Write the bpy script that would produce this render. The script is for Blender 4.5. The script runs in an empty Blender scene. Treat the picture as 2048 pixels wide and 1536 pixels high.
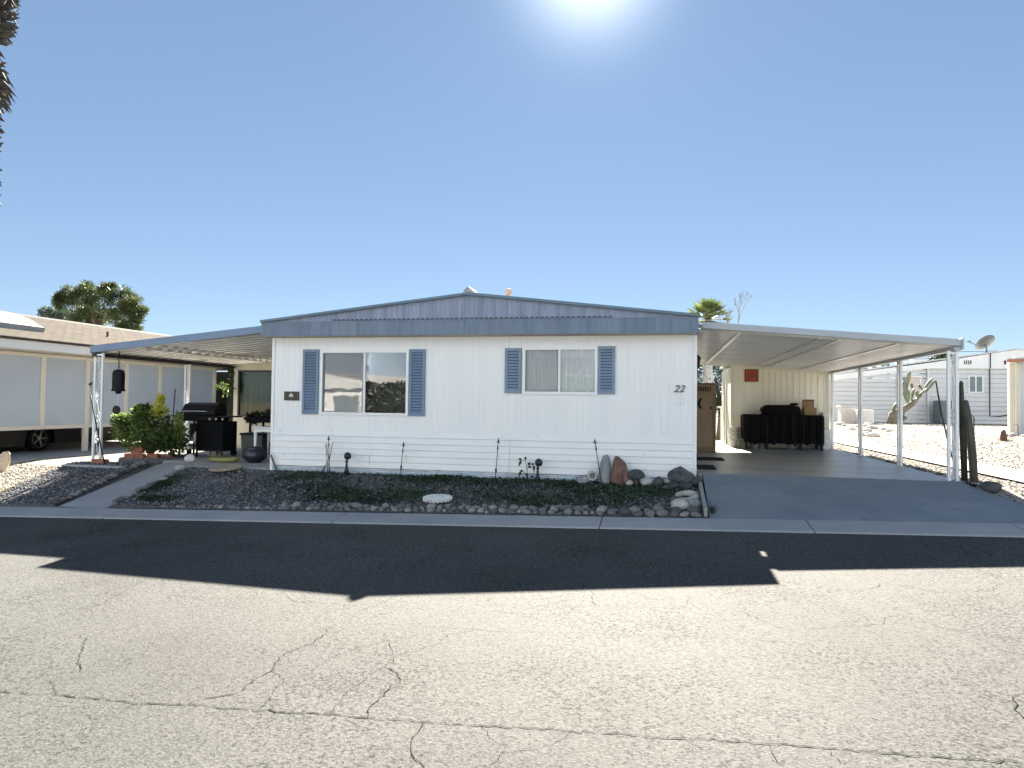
import bpy, math, random
import numpy as np
from mathutils import Vector, Matrix

random.seed(7); rng = np.random.default_rng(7)
PI = math.pi
sc = bpy.context.scene
col = sc.collection

# ------------------------------------------------------------------ helpers
def zst(x, y):                                   # the street is a gently tilted plane
    return 0.0287 * max(-25, min(25, x)) + 0.03547 * max(-12, min(12, y)) - 0.0904

def sm(a, b, t):
    t = max(0, min(1, (t - a) / (b - a))); return t * t * (3 - 2 * t)

def ground_z(x, y):
    """height of the lot: kerb level at y=9.1, up to the house pads"""
    if y < 9.12: return zst(x, y) - 0.07 + (0.05 if y < -4 else 0)
    zk = zst(x, 9.12) + 0.045
    if x < -10.6: zt, ye = 0.31, 13.0
    elif x < 4.18: zt, ye = 0.46, 11.2
    else: zt, ye = 0.635, 11.0
    z = zk + (zt - zk) * min(1, (y - 9.12) / (ye - 9.12))
    if x > 6.1:
        k = max(sm(6.1, 8.5, x) * sm(11, 18, y), sm(20, 30, y))
        z += 0.43 * k
    if -6.6 < x < 4.18 and y > 11.6: z = 0.42
    return z

class MB:
    """collects faces, then links them as one mesh object"""
    def __init__(s): s.v = []; s.f = []
    def add(s, vs, fs):
        o = len(s.v); s.v += [tuple(p) for p in vs]; s.f += [tuple(i + o for i in f) for f in fs]; return s
    def box(s, x0, x1, y0, y1, z0, z1, m=None):
        vs = [(x, y, z) for z in (z0, z1) for y in (y0, y1) for x in (x0, x1)]
        if m is not None: vs = [m @ Vector(v) for v in vs]
        return s.add(vs, [(0, 2, 3, 1), (4, 5, 7, 6), (0, 1, 5, 4), (2, 6, 7, 3), (0, 4, 6, 2), (1, 3, 7, 5)])
    def cbox(s, c, d, rz=0, rx=0, ry=0):
        m = Matrix.Translation(c) @ Matrix.Rotation(rz, 4, 'Z') @ Matrix.Rotation(ry, 4, 'Y') @ Matrix.Rotation(rx, 4, 'X')
        return s.box(-d[0] / 2, d[0] / 2, -d[1] / 2, d[1] / 2, -d[2] / 2, d[2] / 2, m)
    def tube(s, pts, r, n=8, cap=True):
        pts = [Vector(p) for p in pts]; rs = r if isinstance(r, (list, tuple)) else [r] * len(pts)
        rings = []; up = None
        for i, p in enumerate(pts):
            t = (pts[min(i + 1, len(pts) - 1)] - pts[max(i - 1, 0)])
            if t.length < 1e-9: t = Vector((0, 0, 1))
            t.normalize()
            if up is None: up = Vector((1, 0, 0)) if abs(t.x) < .8 else Vector((0, 1, 0))
            a = (up - t * up.dot(t)).normalized(); up = a; b = t.cross(a)
            rings.append([p + (a * math.cos(2 * PI * k / n) + b * math.sin(2 * PI * k / n)) * rs[i] for k in range(n)])
        vs = [v for rg in rings for v in rg]; fs = []
        for i in range(len(rings) - 1):
            for k in range(n):
                k2 = (k + 1) % n; fs.append((i * n + k, i * n + k2, (i + 1) * n + k2, (i + 1) * n + k))
        if cap: fs += [tuple(range(n - 1, -1, -1)), tuple((len(rings) - 1) * n + k for k in range(n))]
        return s.add(vs, fs)
    def lathe(s, c, prof, n=20, m=None):
        """prof: list of (r, z) from bottom to top about the point c"""
        vs = []; fs = []
        for r, z in prof:
            for k in range(n):
                v = Vector((r * math.cos(2 * PI * k / n), r * math.sin(2 * PI * k / n), z))
                if m is not None: v = m @ v
                vs.append(v + Vector(c))
        for i in range(len(prof) - 1):
            for k in range(n):
                k2 = (k + 1) % n; fs.append((i * n + k, i * n + k2, (i + 1) * n + k2, (i + 1) * n + k))
        fs += [tuple(range(n - 1, -1, -1)), tuple((len(prof) - 1) * n + k for k in range(n))]
        return s.add(vs, fs)
    def prism(s, poly, d, axis='y'):
        """closed outline poly of 3-D points pushed along vector d"""
        n = len(poly); d = Vector(d); a = [Vector(p) for p in poly]; b = [p + d for p in a]
        fs = [tuple(range(n)), tuple(range(2 * n - 1, n - 1, -1))]
        fs += [(i, i + n, (i + 1) % n + n, (i + 1) % n) for i in range(n)]
        return s.add(a + b, fs)
    def strip(s, a, b):
        n = len(a); return s.add(list(a) + list(b), [(i, i + 1, n + i + 1, n + i) for i in range(n - 1)])
    def build(s, name, mat, parent=None, smooth=False, bevel=0, seg=1):
        me = bpy.data.meshes.new(name); off = Vector((0, 0, 0)); p = parent
        while p is not None: off += p.location; p = p.parent
        me.from_pydata([Vector(v) - off for v in s.v], [], s.f); me.materials.append(mat)
        me.validate()
        o = bpy.data.objects.new(name, me); col.objects.link(o)
        if parent is not None: o.parent = parent
        if smooth: me.polygons.foreach_set('use_smooth', [True] * len(me.polygons))
        if bevel:
            md = o.modifiers.new('bevel', 'BEVEL'); md.width = bevel; md.segments = seg; md.limit_method = 'ANGLE'; md.angle_limit = .6
        return o

def tag(o, label=None, cat=None, group=None, kind=None):
    if label: o['label'] = label
    if cat: o['category'] = cat
    if group: o['group'] = group
    if kind: o['kind'] = kind
    return o

def thing(name, label, cat, loc=(0, 0, 0), group=None):
    o = bpy.data.objects.new(name, None); col.objects.link(o); o.location = loc; o.empty_display_size = .2
    return tag(o, label, cat, group)

def one(mb, name, mat, label, cat, loc=None, group=None, **k):
    """a thing that is a single mesh; loc = its base point"""
    o = mb.build(name, mat, None, **k)
    if loc is not None:
        l = Vector(loc); o.data.transform(Matrix.Translation(-l)); o.location = l
    return tag(o, label, cat, group)

def structure(mb, name, mat, **k):
    return tag(mb.build(name, mat, None, **k), kind='structure')

def big_mesh(name, V, F, mat, parent=None, smooth=False):
    me = bpy.data.meshes.new(name); V = np.asarray(V, np.float32); F = np.asarray(F, np.int32)
    n, k = F.shape
    me.vertices.add(len(V)); me.vertices.foreach_set('co', V.ravel())
    me.loops.add(n * k); me.loops.foreach_set('vertex_index', F.ravel())
    me.polygons.add(n); me.polygons.foreach_set('loop_start', np.arange(0, n * k, k, dtype=np.int32))
    me.polygons.foreach_set('loop_total', np.full(n, k, dtype=np.int32))
    if smooth: me.polygons.foreach_set('use_smooth', np.ones(n, bool))
    me.materials.append(mat); me.update(calc_edges=True); me.validate()
    o = bpy.data.objects.new(name, me); col.objects.link(o)
    if parent is not None: o.parent = parent
    return o

# ------------------------------------------------------------------ materials
def mat(name, c, rough=.6, metal=0., spec=.5, var=.12, vs=2., det=6, stretch=(1, 1, 1), c2=None, bump=0, bs=60, bd=.01,
        speck=None, rnd=0, coat=0):
    m = bpy.data.materials.new(name); m.use_nodes = True; nt = m.node_tree; N = nt.nodes; L = nt.links
    p = N['Principled BSDF']; p.inputs['Roughness'].default_value = rough; p.inputs['Metallic'].default_value = metal
    p.inputs['Specular IOR Level'].default_value = spec
    tc = N.new('ShaderNodeTexCoord'); mp = N.new('ShaderNodeMapping'); mp.inputs['Scale'].default_value = stretch
    L.new(tc.outputs['Object'], mp.inputs['Vector'])
    nz = N.new('ShaderNodeTexNoise'); nz.inputs['Scale'].default_value = vs; nz.inputs['Detail'].default_value = det
    nz.inputs['Roughness'].default_value = .65
    L.new(mp.outputs['Vector'], nz.inputs['Vector'])
    cr = N.new('ShaderNodeValToRGB'); L.new(nz.outputs['Fac'], cr.inputs['Fac'])
    a = c; b = c2 if c2 else tuple(min(1, x * (1 + var)) for x in c)
    if not c2: a = tuple(x * (1 - var) for x in c)
    cr.color_ramp.elements[0].position = .33; cr.color_ramp.elements[1].position = .67
    cr.color_ramp.elements[0].color = (*a, 1); cr.color_ramp.elements[1].color = (*b, 1)
    out = cr.outputs['Color']
    if speck:
        sc_, sth, scol, samt = speck
        n2 = N.new('ShaderNodeTexNoise'); n2.inputs['Scale'].default_value = sc_; n2.inputs['Detail'].default_value = 3
        L.new(tc.outputs['Object'], n2.inputs['Vector'])
        r2 = N.new('ShaderNodeValToRGB'); r2.color_ramp.elements[0].position = sth; r2.color_ramp.elements[1].position = sth + .07
        r2.color_ramp.elements[1].color = (samt, samt, samt, 1); r2.color_ramp.elements[0].color = (0, 0, 0, 1)
        L.new(n2.outputs['Fac'], r2.inputs['Fac'])
        mx = N.new('ShaderNodeMix'); mx.data_type = 'RGBA'; L.new(r2.outputs['Color'], mx.inputs['Factor'])
        L.new(out, mx.inputs['A']); mx.inputs['B'].default_value = (*scol, 1); out = mx.outputs['Result']
    if rnd:
        oi = N.new('ShaderNodeObjectInfo'); hs = N.new('ShaderNodeHueSaturation')
        mr = N.new('ShaderNodeMapRange'); mr.inputs['To Min'].default_value = 1 - rnd; mr.inputs['To Max'].default_value = 1 + rnd
        L.new(oi.outputs['Random'], mr.inputs['Value']); L.new(mr.outputs['Result'], hs.inputs['Value'])
        L.new(out, hs.inputs['Color']); out = hs.outputs['Color']
    L.new(out, p.inputs['Base Color'])
    if bump:
        n3 = N.new('ShaderNodeTexNoise'); n3.inputs['Scale'].default_value = bs; n3.inputs['Detail'].default_value = 4
        L.new(mp.outputs['Vector'] if stretch != (1, 1, 1) else tc.outputs['Object'], n3.inputs['Vector'])
        bp = N.new('ShaderNodeBump'); bp.inputs['Strength'].default_value = bump; bp.inputs['Distance'].default_value = bd
        L.new(n3.outputs['Fac'], bp.inputs['Height']); L.new(bp.outputs['Normal'], p.inputs['Normal'])
    if coat: p.inputs['Coat Weight'].default_value = coat
    return m

def leafy(name, c, c2, trans=.35, rough=.5, vs=6):
    m = mat(name, c, rough=rough, c2=c2, vs=vs, det=2, spec=.35); nt = m.node_tree; N = nt.nodes; L = nt.links
    p = N['Principled BSDF']; out = N['Material Output']; tr = N.new('ShaderNodeBsdfTranslucent'); mx = N.new('ShaderNodeMixShader')
    src = p.inputs['Base Color'].links[0].from_socket; L.new(src, tr.inputs['Color']); mx.inputs[0].default_value = trans
    L.new(p.outputs[0], mx.inputs[1]); L.new(tr.outputs[0], mx.inputs[2]); L.new(mx.outputs[0], out.inputs['Surface'])
    return m

def glass_mat(name, ior=1.9, tint=(.8, .85, .85)):
    m = bpy.data.materials.new(name); m.use_nodes = True; nt = m.node_tree; N = nt.nodes; L = nt.links
    N.remove(N['Principled BSDF']); fr = N.new('ShaderNodeFresnel'); fr.inputs['IOR'].default_value = ior
    t = N.new('ShaderNodeBsdfTransparent'); t.inputs['Color'].default_value = (*tint, 1)
    g = N.new('ShaderNodeBsdfGlossy'); g.inputs['Roughness'].default_value = .01
    # slight waviness of old float glass
    tc = N.new('ShaderNodeTexCoord'); nz = N.new('ShaderNodeTexNoise'); nz.inputs['Scale'].default_value = 2.2
    bp = N.new('ShaderNodeBump'); bp.inputs['Strength'].default_value = .1; bp.inputs['Distance'].default_value = .01
    L.new(tc.outputs['Object'], nz.inputs['Vector']); L.new(nz.outputs['Fac'], bp.inputs['Height']); L.new(bp.outputs['Normal'], g.inputs['Normal'])
    mx = N.new('ShaderNodeMixShader'); L.new(fr.outputs[0], mx.inputs[0]); L.new(t.outputs[0], mx.inputs[1]); L.new(g.outputs[0], mx.inputs[2])
    L.new(mx.outputs[0], N['Material Output'].inputs['Surface']); return m

def road_mat():
    m = bpy.data.materials.new('old_asphalt'); m.use_nodes = True; nt = m.node_tree; N = nt.nodes; L = nt.links
    p = N['Principled BSDF']
    tc = N.new('ShaderNodeTexCoord')
    vo = N.new('ShaderNodeTexVoronoi'); vo.inputs['Scale'].default_value = 75; L.new(tc.outputs['Object'], vo.inputs['Vector'])
    big = N.new('ShaderNodeTexNoise'); big.inputs['Scale'].default_value = .9; big.inputs['Detail'].default_value = 6; L.new(tc.outputs['Object'], big.inputs['Vector'])
    pit = N.new('ShaderNodeTexNoise'); pit.inputs['Scale'].default_value = 38; pit.inputs['Detail'].default_value = 5; pit.inputs['Roughness'].default_value = .7
    L.new(tc.outputs['Object'], pit.inputs['Vector'])
    # pits come in patches
    ad = N.new('ShaderNodeMath'); ad.operation = 'MULTIPLY_ADD'; L.new(big.outputs['Fac'], ad.inputs[0]); ad.inputs[1].default_value = .35; L.new(pit.outputs['Fac'], ad.inputs[2])
    r = N.new('ShaderNodeValToRGB'); r.color_ramp.elements[0].position = .735; r.color_ramp.elements[1].position = .80
    L.new(ad.outputs[0], r.inputs['Fac'])
    sp = N.new('ShaderNodeSeparateColor'); L.new(vo.outputs['Color'], sp.inputs[0])
    c1 = N.new('ShaderNodeValToRGB'); c1.color_ramp.elements[0].color = (*ROAD_A, 1); c1.color_ramp.elements[1].color = (*ROAD_B, 1)
    L.new(sp.outputs[0], c1.inputs['Fac'])
    mx = N.new('ShaderNodeMix'); mx.data_type = 'RGBA'; L.new(r.outputs['Color'], mx.inputs['Factor']); L.new(c1.outputs['Color'], mx.inputs['A'])
    mx.inputs['B'].default_value = (.012, .012, .012, 1)
    wear = N.new('ShaderNodeTexNoise'); wear.inputs['Scale'].default_value = .35; wear.inputs['Detail'].default_value = 5
    L.new(tc.outputs['Object'], wear.inputs['Vector'])
    wr = N.new('ShaderNodeMapRange'); wr.inputs['To Min'].default_value = .74; wr.inputs['To Max'].default_value = 1.2; wr.inputs['From Min'].default_value = .3; wr.inputs['From Max'].default_value = .7
    L.new(wear.outputs['Fac'], wr.inputs['Value'])
    ml = N.new('ShaderNodeMix'); ml.data_type = 'RGBA'; ml.blend_type = 'MULTIPLY'; ml.inputs['Factor'].default_value = 1
    L.new(mx.outputs['Result'], ml.inputs['A']); L.new(wr.outputs['Result'], ml.inputs['B'])
    L.new(ml.outputs['Result'], p.inputs['Base Color'])
    p.inputs['Roughness'].default_value = ROAD_ROUGH; p.inputs['Specular IOR Level'].default_value = ROAD_SPEC
    p.inputs['Specular Tint'].default_value = (1, .95, .86, 1)
    h = N.new('ShaderNodeMath'); h.operation = 'MULTIPLY_ADD'; L.new(r.outputs['Color'], h.inputs[0]); h.inputs[1].default_value = -1.2
    L.new(vo.outputs['Distance'], h.inputs[2])
    bp = N.new('ShaderNodeBump'); bp.inputs['Strength'].default_value = .35; bp.inputs['Distance'].default_value = .006
    L.new(h.outputs[0], bp.inputs['Height']); L.new(bp.outputs['Normal'], p.inputs['Normal'])
    return m

ROAD_A, ROAD_B, ROAD_ROUGH, ROAD_SPEC = (.038, .039, .0400), (.090, .0905, .0885), .88, .24
asphalt = road_mat()
crackm = mat('crack_tar', (.008, .008, .009), rough=.9, spec=.1)
drivem = mat('drive_concrete', (.155, .185, .215), rough=.7, c2=(.225, .25, .27), vs=1.1, bump=.15, bs=120, bd=.004, speck=(4.5, .66, (.10, .115, .13), .6), spec=.3)
concrete = mat('concrete', (.28, .29, .30), rough=.8, c2=(.36, .36, .36), vs=1.1, bump=.15, bs=120, bd=.004, speck=(35, .64, (.16, .16, .16), .5), spec=.3)
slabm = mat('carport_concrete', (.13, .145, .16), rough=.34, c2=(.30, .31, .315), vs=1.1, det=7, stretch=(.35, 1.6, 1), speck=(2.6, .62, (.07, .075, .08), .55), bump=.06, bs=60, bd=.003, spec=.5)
white = mat('white_siding', (.80, .815, .82), rough=.45, c2=(.86, .865, .86), vs=1.4, det=8, stretch=(3.5, 1, .3), speck=(3.2, .70, (.66, .67, .66), .5))
whitelap = mat('white_lap', (.79, .805, .81), rough=.5, c2=(.86, .865, .86), vs=1.8, det=8, stretch=(.6, 1, 3), speck=(5, .66, (.60, .60, .57), .5))
alu = mat('white_aluminium', (.82, .83, .83), rough=.35, var=.03)
bluem = mat('blue_fascia_metal', (.115, .16, .225), rough=.5, c2=(.18, .235, .31), vs=2.0, stretch=(3.5, 1, .4), det=8, spec=.4)
gablem = mat('weathered_gable_metal', (.17, .22, .315), rough=.55, c2=(.29, .33, .435), vs=2.4, stretch=(5, 1, .35), det=9, spec=.4)
trimblue = mat('blue_edge_trim', (.10, .17, .23), rough=.4)
shutm = mat('shutter_blue', (.15, .22, .315), rough=.5, var=.1)
shutm2 = mat('shutter_blue_faded', (.19, .26, .345), rough=.55, var=.12)
cream = mat('cream_panel', (.74, .69, .55), rough=.6, var=.05, stretch=(2, 1, .4))
creamw = mat('cream_trim', (.72, .68, .56), rough=.5, var=.04)
dark = mat('dark_void', (.012, .012, .013), rough=.9, spec=.1)
blackm = mat('black_metal', (.007, .008, .010), rough=.5, var=.2, spec=.2)
blackr = mat('black_rubber', (.008, .009, .011), rough=.85, var=.2, spec=.1)
ironm = mat('dark_iron', (.015, .018, .022), rough=.6, var=.3, vs=20)
panm = mat('awning_pan_metal', (.70, .70, .68), rough=.2, var=.18, vs=1.5, stretch=(.35, 5, 1), metal=.3, spec=.6)
awnblue = mat('awning_fascia_blue', (.15, .22, .33), rough=.4, var=.08)
awngrey = mat('awning_fascia_grey', (.38, .42, .46), rough=.4, var=.06)
beamdk = mat('brown_beam', (.035, .026, .024), rough=.6)
postw = mat('white_post_paint', (.74, .76, .77), rough=.4, var=.06, vs=9)
glass = glass_mat('window_glass', 2.5, (.95, .97, .97))
screenm = mat('shade_screen', (.43, .49, .56), rough=.75, var=.05, vs=.7)
shingle = None
brickm = mat('terracotta_brick', (.22, .075, .045), rough=.85, c2=(.34, .14, .09), vs=9, bump=.4, bs=70, bd=.004)
bark = mat('bark', (.09, .065, .045), rough=.9, c2=(.17, .13, .1), vs=6, stretch=(4, 4, .8), bump=.6, bs=25, bd=.03)

# ------------------------------------------------------------------ camera, light, sky
EXPOSURE, SKY, SUN = 2.85, 0.05, 5.0
cam = bpy.data.cameras.new('camera'); cam.sensor_width = 36; cam.lens = 36 * 1410 / 2048; cam.clip_end = 3000; cam.clip_start = .05
co = bpy.data.objects.new('camera', cam); col.objects.link(co); sc.camera = co
RX, RY, RZ = (.97832, .00674, -.20697), (.20669, .02913, .97797), (.01262, -.99955, .02711)
co.matrix_world = Matrix(((RX[0], -RX[1], -RX[2], 0), (RY[0], -RY[1], -RY[2], 0), (RZ[0], -RZ[1], -RZ[2], 1.7), (0, 0, 0, 1)))
S = Vector((-.086, .836, .541)).normalized()
sun = bpy.data.lights.new('sun', 'SUN'); sun.energy = SUN; sun.angle = math.radians(.5); sun.color = (1, .93, .80)
so = bpy.data.objects.new('sun', sun); col.objects.link(so); so.rotation_euler = S.to_track_quat('Z', 'Y').to_euler(); so.location = (-2, 20, 14)
w = bpy.data.worlds.new('World'); sc.world = w; w.use_nodes = True; nt = w.node_tree
sky = nt.nodes.new('ShaderNodeTexSky'); sky.sky_type = 'NISHITA'; sky.sun_disc = False
sky.sun_elevation = math.asin(S.z); sky.sun_rotation = math.atan2(S.x, S.y)
sky.altitude = 700; sky.air_density = 0.62; sky.dust_density = 0.0; sky.ozone_density = 3.0
gm_ = nt.nodes.new('ShaderNodeGamma'); gm_.inputs['Gamma'].default_value = .50; hs_ = nt.nodes.new('ShaderNodeHueSaturation'); hs_.inputs['Saturation'].default_value = 1.27; hs_.inputs['Value'].default_value = .96; nt.links.new(sky.outputs[0], gm_.inputs['Color']); nt.links.new(gm_.outputs[0], hs_.inputs['Color']); gm_ = hs_
# bright circumsolar aureole round the (out of frame) sun
tcw = nt.nodes.new('ShaderNodeTexCoord'); dt = nt.nodes.new('ShaderNodeVectorMath'); dt.operation = 'DOT_PRODUCT'; dt.inputs[1].default_value = S
nrm = nt.nodes.new('ShaderNodeVectorMath'); nrm.operation = 'NORMALIZE'; nt.links.new(tcw.outputs['Generated'], nrm.inputs[0]); nt.links.new(nrm.outputs[0], dt.inputs[0])
def lobe(k, a):
    s1 = nt.nodes.new('ShaderNodeMath'); s1.operation = 'SUBTRACT'; nt.links.new(dt.outputs['Value'], s1.inputs[0]); s1.inputs[1].default_value = 1
    s2 = nt.nodes.new('ShaderNodeMath'); s2.operation = 'MULTIPLY'; nt.links.new(s1.outputs[0], s2.inputs[0]); s2.inputs[1].default_value = k
    s3 = nt.nodes.new('ShaderNodeMath'); s3.operation = 'EXPONENT'; nt.links.new(s2.outputs[0], s3.inputs[0])
    s4 = nt.nodes.new('ShaderNodeMath'); s4.operation = 'MULTIPLY'; nt.links.new(s3.outputs[0], s4.inputs[0]); s4.inputs[1].default_value = a; return s4
l1, l2 = lobe(380, 2.9), lobe(40, .16)
sa = nt.nodes.new('ShaderNodeMath'); sa.operation = 'ADD'; nt.links.new(l1.outputs[0], sa.inputs[0]); nt.links.new(l2.outputs[0], sa.inputs[1])
av = nt.nodes.new('ShaderNodeVectorMath'); av.operation = 'ADD'; nt.links.new(gm_.outputs[0], av.inputs[0]); nt.links.new(sa.outputs[0], av.inputs[1])
# unseen cloud bank added behind the camera to brighten the shaded house front
sx_ = nt.nodes.new('ShaderNodeSeparateXYZ'); nt.links.new(nrm.outputs[0], sx_.inputs[0])
def ramp(sock, a, b):
    r_ = nt.nodes.new('ShaderNodeMapRange'); r_.interpolation_type = 'SMOOTHSTEP'; r_.inputs['From Min'].default_value = a; r_.inputs['From Max'].default_value = b; nt.links.new(sock, r_.inputs['Value']); return r_.outputs['Result']
cn = nt.nodes.new('ShaderNodeTexNoise'); cn.inputs['Scale'].default_value = 2.6; cn.inputs['Detail'].default_value = 7; nt.links.new(nrm.outputs[0], cn.inputs['Vector'])
fac = ramp(sx_.outputs['Y'], -.08, -.4)
for q in (ramp(sx_.outputs['Z'], -.02, .02), ramp(sx_.outputs['Z'], .66, .42), ramp(cn.outputs['Fac'], .26, .5)):
    mu = nt.nodes.new('ShaderNodeMath'); mu.operation = 'MULTIPLY'; nt.links.new(fac, mu.inputs[0]); nt.links.new(q, mu.inputs[1]); fac = mu.outputs[0]
cm = nt.nodes.new('ShaderNodeMix'); cm.data_type = 'RGBA'; nt.links.new(fac, cm.inputs['Factor']); nt.links.new(av.outputs[0], cm.inputs['A']); cm.inputs['B'].default_value = (3.6, 4.15, 4.7, 1)
nt.links.new(cm.outputs['Result'], nt.nodes['Background'].inputs[0]); nt.nodes['Background'].inputs[1].default_value = SKY
vs_ = sc.view_settings; vs_.view_transform = 'Standard'; vs_.look = 'None'; vs_.exposure = EXPOSURE; vs_.gamma = 1; vs_.use_curve_mapping = False

# ------------------------------------------------------------------ the setting
desert = mat('desert_soil', (.29, .255, .22), rough=.95, c2=(.44, .395, .35), vs=9, det=8, bump=.8, bs=40, bd=.04, speck=(26, .52, (.05, .043, .04), .9), spec=.1)
bedsoil = mat('bed_gravel_soil', (.085, .08, .08), rough=.95, c2=(.16, .15, .145), vs=14, det=8, bump=.8, bs=50, bd=.03, spec=.2)
xs = [-700, -250, -100, -50, -32] + list(np.arange(-26, 26.01, .35)) + [34, 50, 100, 250, 700]
ys = [-700, -200, -60, -30, -18, -12, -8, -4.6, -4, 0, 4, 8.3, 8.9, 9.12] + list(np.arange(9.3, 40, .35)) + [50, 70, 120, 300, 900]
V = [(x, y, ground_z(x, y) - (.12 if -10.9 < x < 4.3 and 9.1 < y < 22 else .004)) for y in ys for x in xs]; nx = len(xs)
F = [(j * nx + i, j * nx + i + 1, (j + 1) * nx + i + 1, (j + 1) * nx + i) for j in range(len(ys) - 1) for i in range(nx - 1)]
tag(big_mesh('ground', V, F, desert, smooth=True), kind='structure')

m = MB()
rx = [-200, -25, -8, 0, 8, 25, 200]; ry = [-4.0, -1, 2, 5, 8.62]
m.add([(x, y, zst(x, y)) for y in ry for x in rx], [(j * 7 + i, j * 7 + i + 1, (j + 1) * 7 + i + 1, (j + 1) * 7 + i) for j in range(4) for i in range(6)])
road = structure(m, 'road', asphalt)
CRACKS = [(10,[(-3.88,3.56),(-3.67,3.57),(-3.53,3.59),(-3.36,3.58),(-3.02,3.57),(-2.82,3.58),(-2.64,3.59),(-2.45,3.59),(-2.23,3.59),(-1.93,3.6),(-1.77,3.61),(-1.54,3.61),(-1.22,3.61),(-1.07,3.61),(-0.91,3.62),(-0.7,3.64),(-0.44,3.64),(-0.29,3.65),(-0.09,3.65),(0.08,3.65),(0.3,3.66),(0.52,3.67),(0.78,3.67),(1.07,3.67),(1.32,3.67),(1.63,3.68)]),(8,[(-2.64,3.59),(-2.58,3.67),(-2.44,3.75),(-2.42,3.84),(-2.43,3.97),(-2.4,4.1),(-2.45,4.23),(-2.47,4.39),(-2.43,4.47),(-2.37,4.57),(-2.36,4.71),(-2.42,4.9)]),(5,[(-2.4,4.1),(-2.29,4.02),(-2.23,3.94),(-2.23,3.89),(-2.2,3.75),(-2.19,3.61)]),(4,[(-2.36,4.55),(-2.19,4.52),(-2.04,4.52)]),(3.5,[(-2.2,3.9),(-2.16,4.08),(-2.12,4.35),(-2.04,4.52),(-1.93,4.64),(-1.86,4.73)]),(9,[(-1.54,3.62),(-1.57,3.73),(-1.57,3.85),(-1.55,4.03),(-1.54,4.11),(-1.63,4.21),(-1.71,4.29)]),(6,[(-1.71,4.29),(-1.71,4.45),(-1.86,4.72)]),(5,[(-1.71,4.45),(-1.58,4.58),(-1.48,4.7),(-1.48,4.88),(-1.32,4.98)]),(4,[(-1.77,3.61),(-1.77,3.79),(-1.79,3.95),(-1.75,4.07),(-1.71,4.29)]),(5,[(-4.71,4.32),(-4.57,4.43),(-4.43,4.51),(-4.24,4.5),(-4.09,4.44)]),(8,[(-4.09,4.44),(-3.93,4.23),(-3.82,4.08),(-3.72,4.0),(-3.64,3.91)]),(5,[(-4.09,4.44),(-3.99,4.6),(-3.89,4.74)]),(4,[(-3.82,4.08),(-3.85,3.9),(-3.81,3.71),(-3.81,3.6)]),(7,[(-3.52,3.59),(-3.62,3.69),(-3.71,3.75)]),(5,[(-4.9,4.49),(-4.79,4.64),(-4.71,4.89),(-4.6,5.14),(-4.77,5.87)]),(5,[(-5.48,5.02),(-5.31,5.09),(-5.08,5.27),(-4.83,5.45),(-4.76,5.82)]),(5,[(-3.31,5.74),(-3.06,5.51),(-2.98,5.44),(-2.66,5.44),(-2.47,5.41),(-2.23,5.5),(-2.19,5.74)]),(4,[(-4.13,5.45),(-3.75,5.4),(-3.56,5.47),(-3.48,5.76)]),(4,[(-2.93,3.57),(-2.95,3.48),(-2.92,3.32)]),(7,[(-1.22,3.61),(-1.22,3.42),(-1.2,3.33),(-1.14,3.25),(-1.07,3.19)]),(4,[(-0.91,3.62),(-0.82,3.51),(-0.73,3.41)]),(5,[(-0.44,3.64),(-0.51,3.49),(-0.61,3.43),(-0.73,3.39),(-0.77,3.26)]),(6,[(0.63,5.68),(0.74,5.48),(0.86,5.34),(1.13,5.39),(1.25,5.45),(1.44,5.48),(1.58,5.56),(1.61,5.68),(1.73,5.75),(1.86,5.67),(1.93,5.52),(2.06,5.45),(2.18,5.39),(2.39,5.37)]),(6,[(1.06,6.56),(1.38,6.38),(1.61,6.34),(1.79,6.48),(1.87,6.63),(2.07,6.51),(2.21,6.39),(2.66,6.5),(2.77,6.68),(2.83,6.74)]),(5,[(2.87,7.06),(2.89,6.94),(3.05,6.85)]),(9,[(2.01,4.53),(1.92,4.42),(1.84,4.25),(1.84,4.15)]),(6,[(0.52,3.67),(0.53,3.56),(0.56,3.48)]),(4,[(0.8,3.65),(0.82,3.54)]),(5,[(-1.32,5.44),(-1.06,5.4),(-0.7,5.43),(-0.65,5.62),(-0.5,5.7),(-0.25,5.68),(0.04,5.69)]),(6,[(-0.5,5.7),(-0.54,5.86),(-0.56,6.1)]),(4,[(0.03,5.51),(0.09,5.69),(0.22,5.81),(0.24,6.02)]),(4,[(-2.16,5.03),(-1.79,5.02),(-1.41,5.03),(-1.09,4.99),(-0.69,5.03),(-0.25,5.06),(0.23,5.09),(0.67,5.09),(1.22,5.02)])]
m = MB(); rc = random.Random(3)
for wd, pts in CRACKS:
    P = []
    for (x0, y0), (x1, y1) in zip(pts, pts[1:]):
        d = math.hypot(x1 - x0, y1 - y0); n = max(1, int(d / .035))
        for k in range(n):
            t = k / n; j = .009 if 0 < k else .004
            P.append((x0 + (x1 - x0) * t + rc.gauss(0, j), y0 + (y1 - y0) * t + rc.gauss(0, j)))
    P.append(pts[-1]); A = []; B = []
    for i, (x, y) in enumerate(P):
        a = P[max(0, i - 1)]; b = P[min(len(P) - 1, i + 1)]; dx, dy = b[0] - a[0], b[1] - a[1]; l = math.hypot(dx, dy) or 1
        h = wd * .001 * (.40 if wd > 6 else .32) * (rc.uniform(.35, 1.25) if rc.random() > .12 else .08)
        A.append((x - dy / l * h, y + dx / l * h, zst(x, y) + .004)); B.append((x + dy / l * h, y - dx / l * h, zst(x, y) + .004))
    m.strip(B, A)
m.build('surface_cracks', crackm, road)

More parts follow.
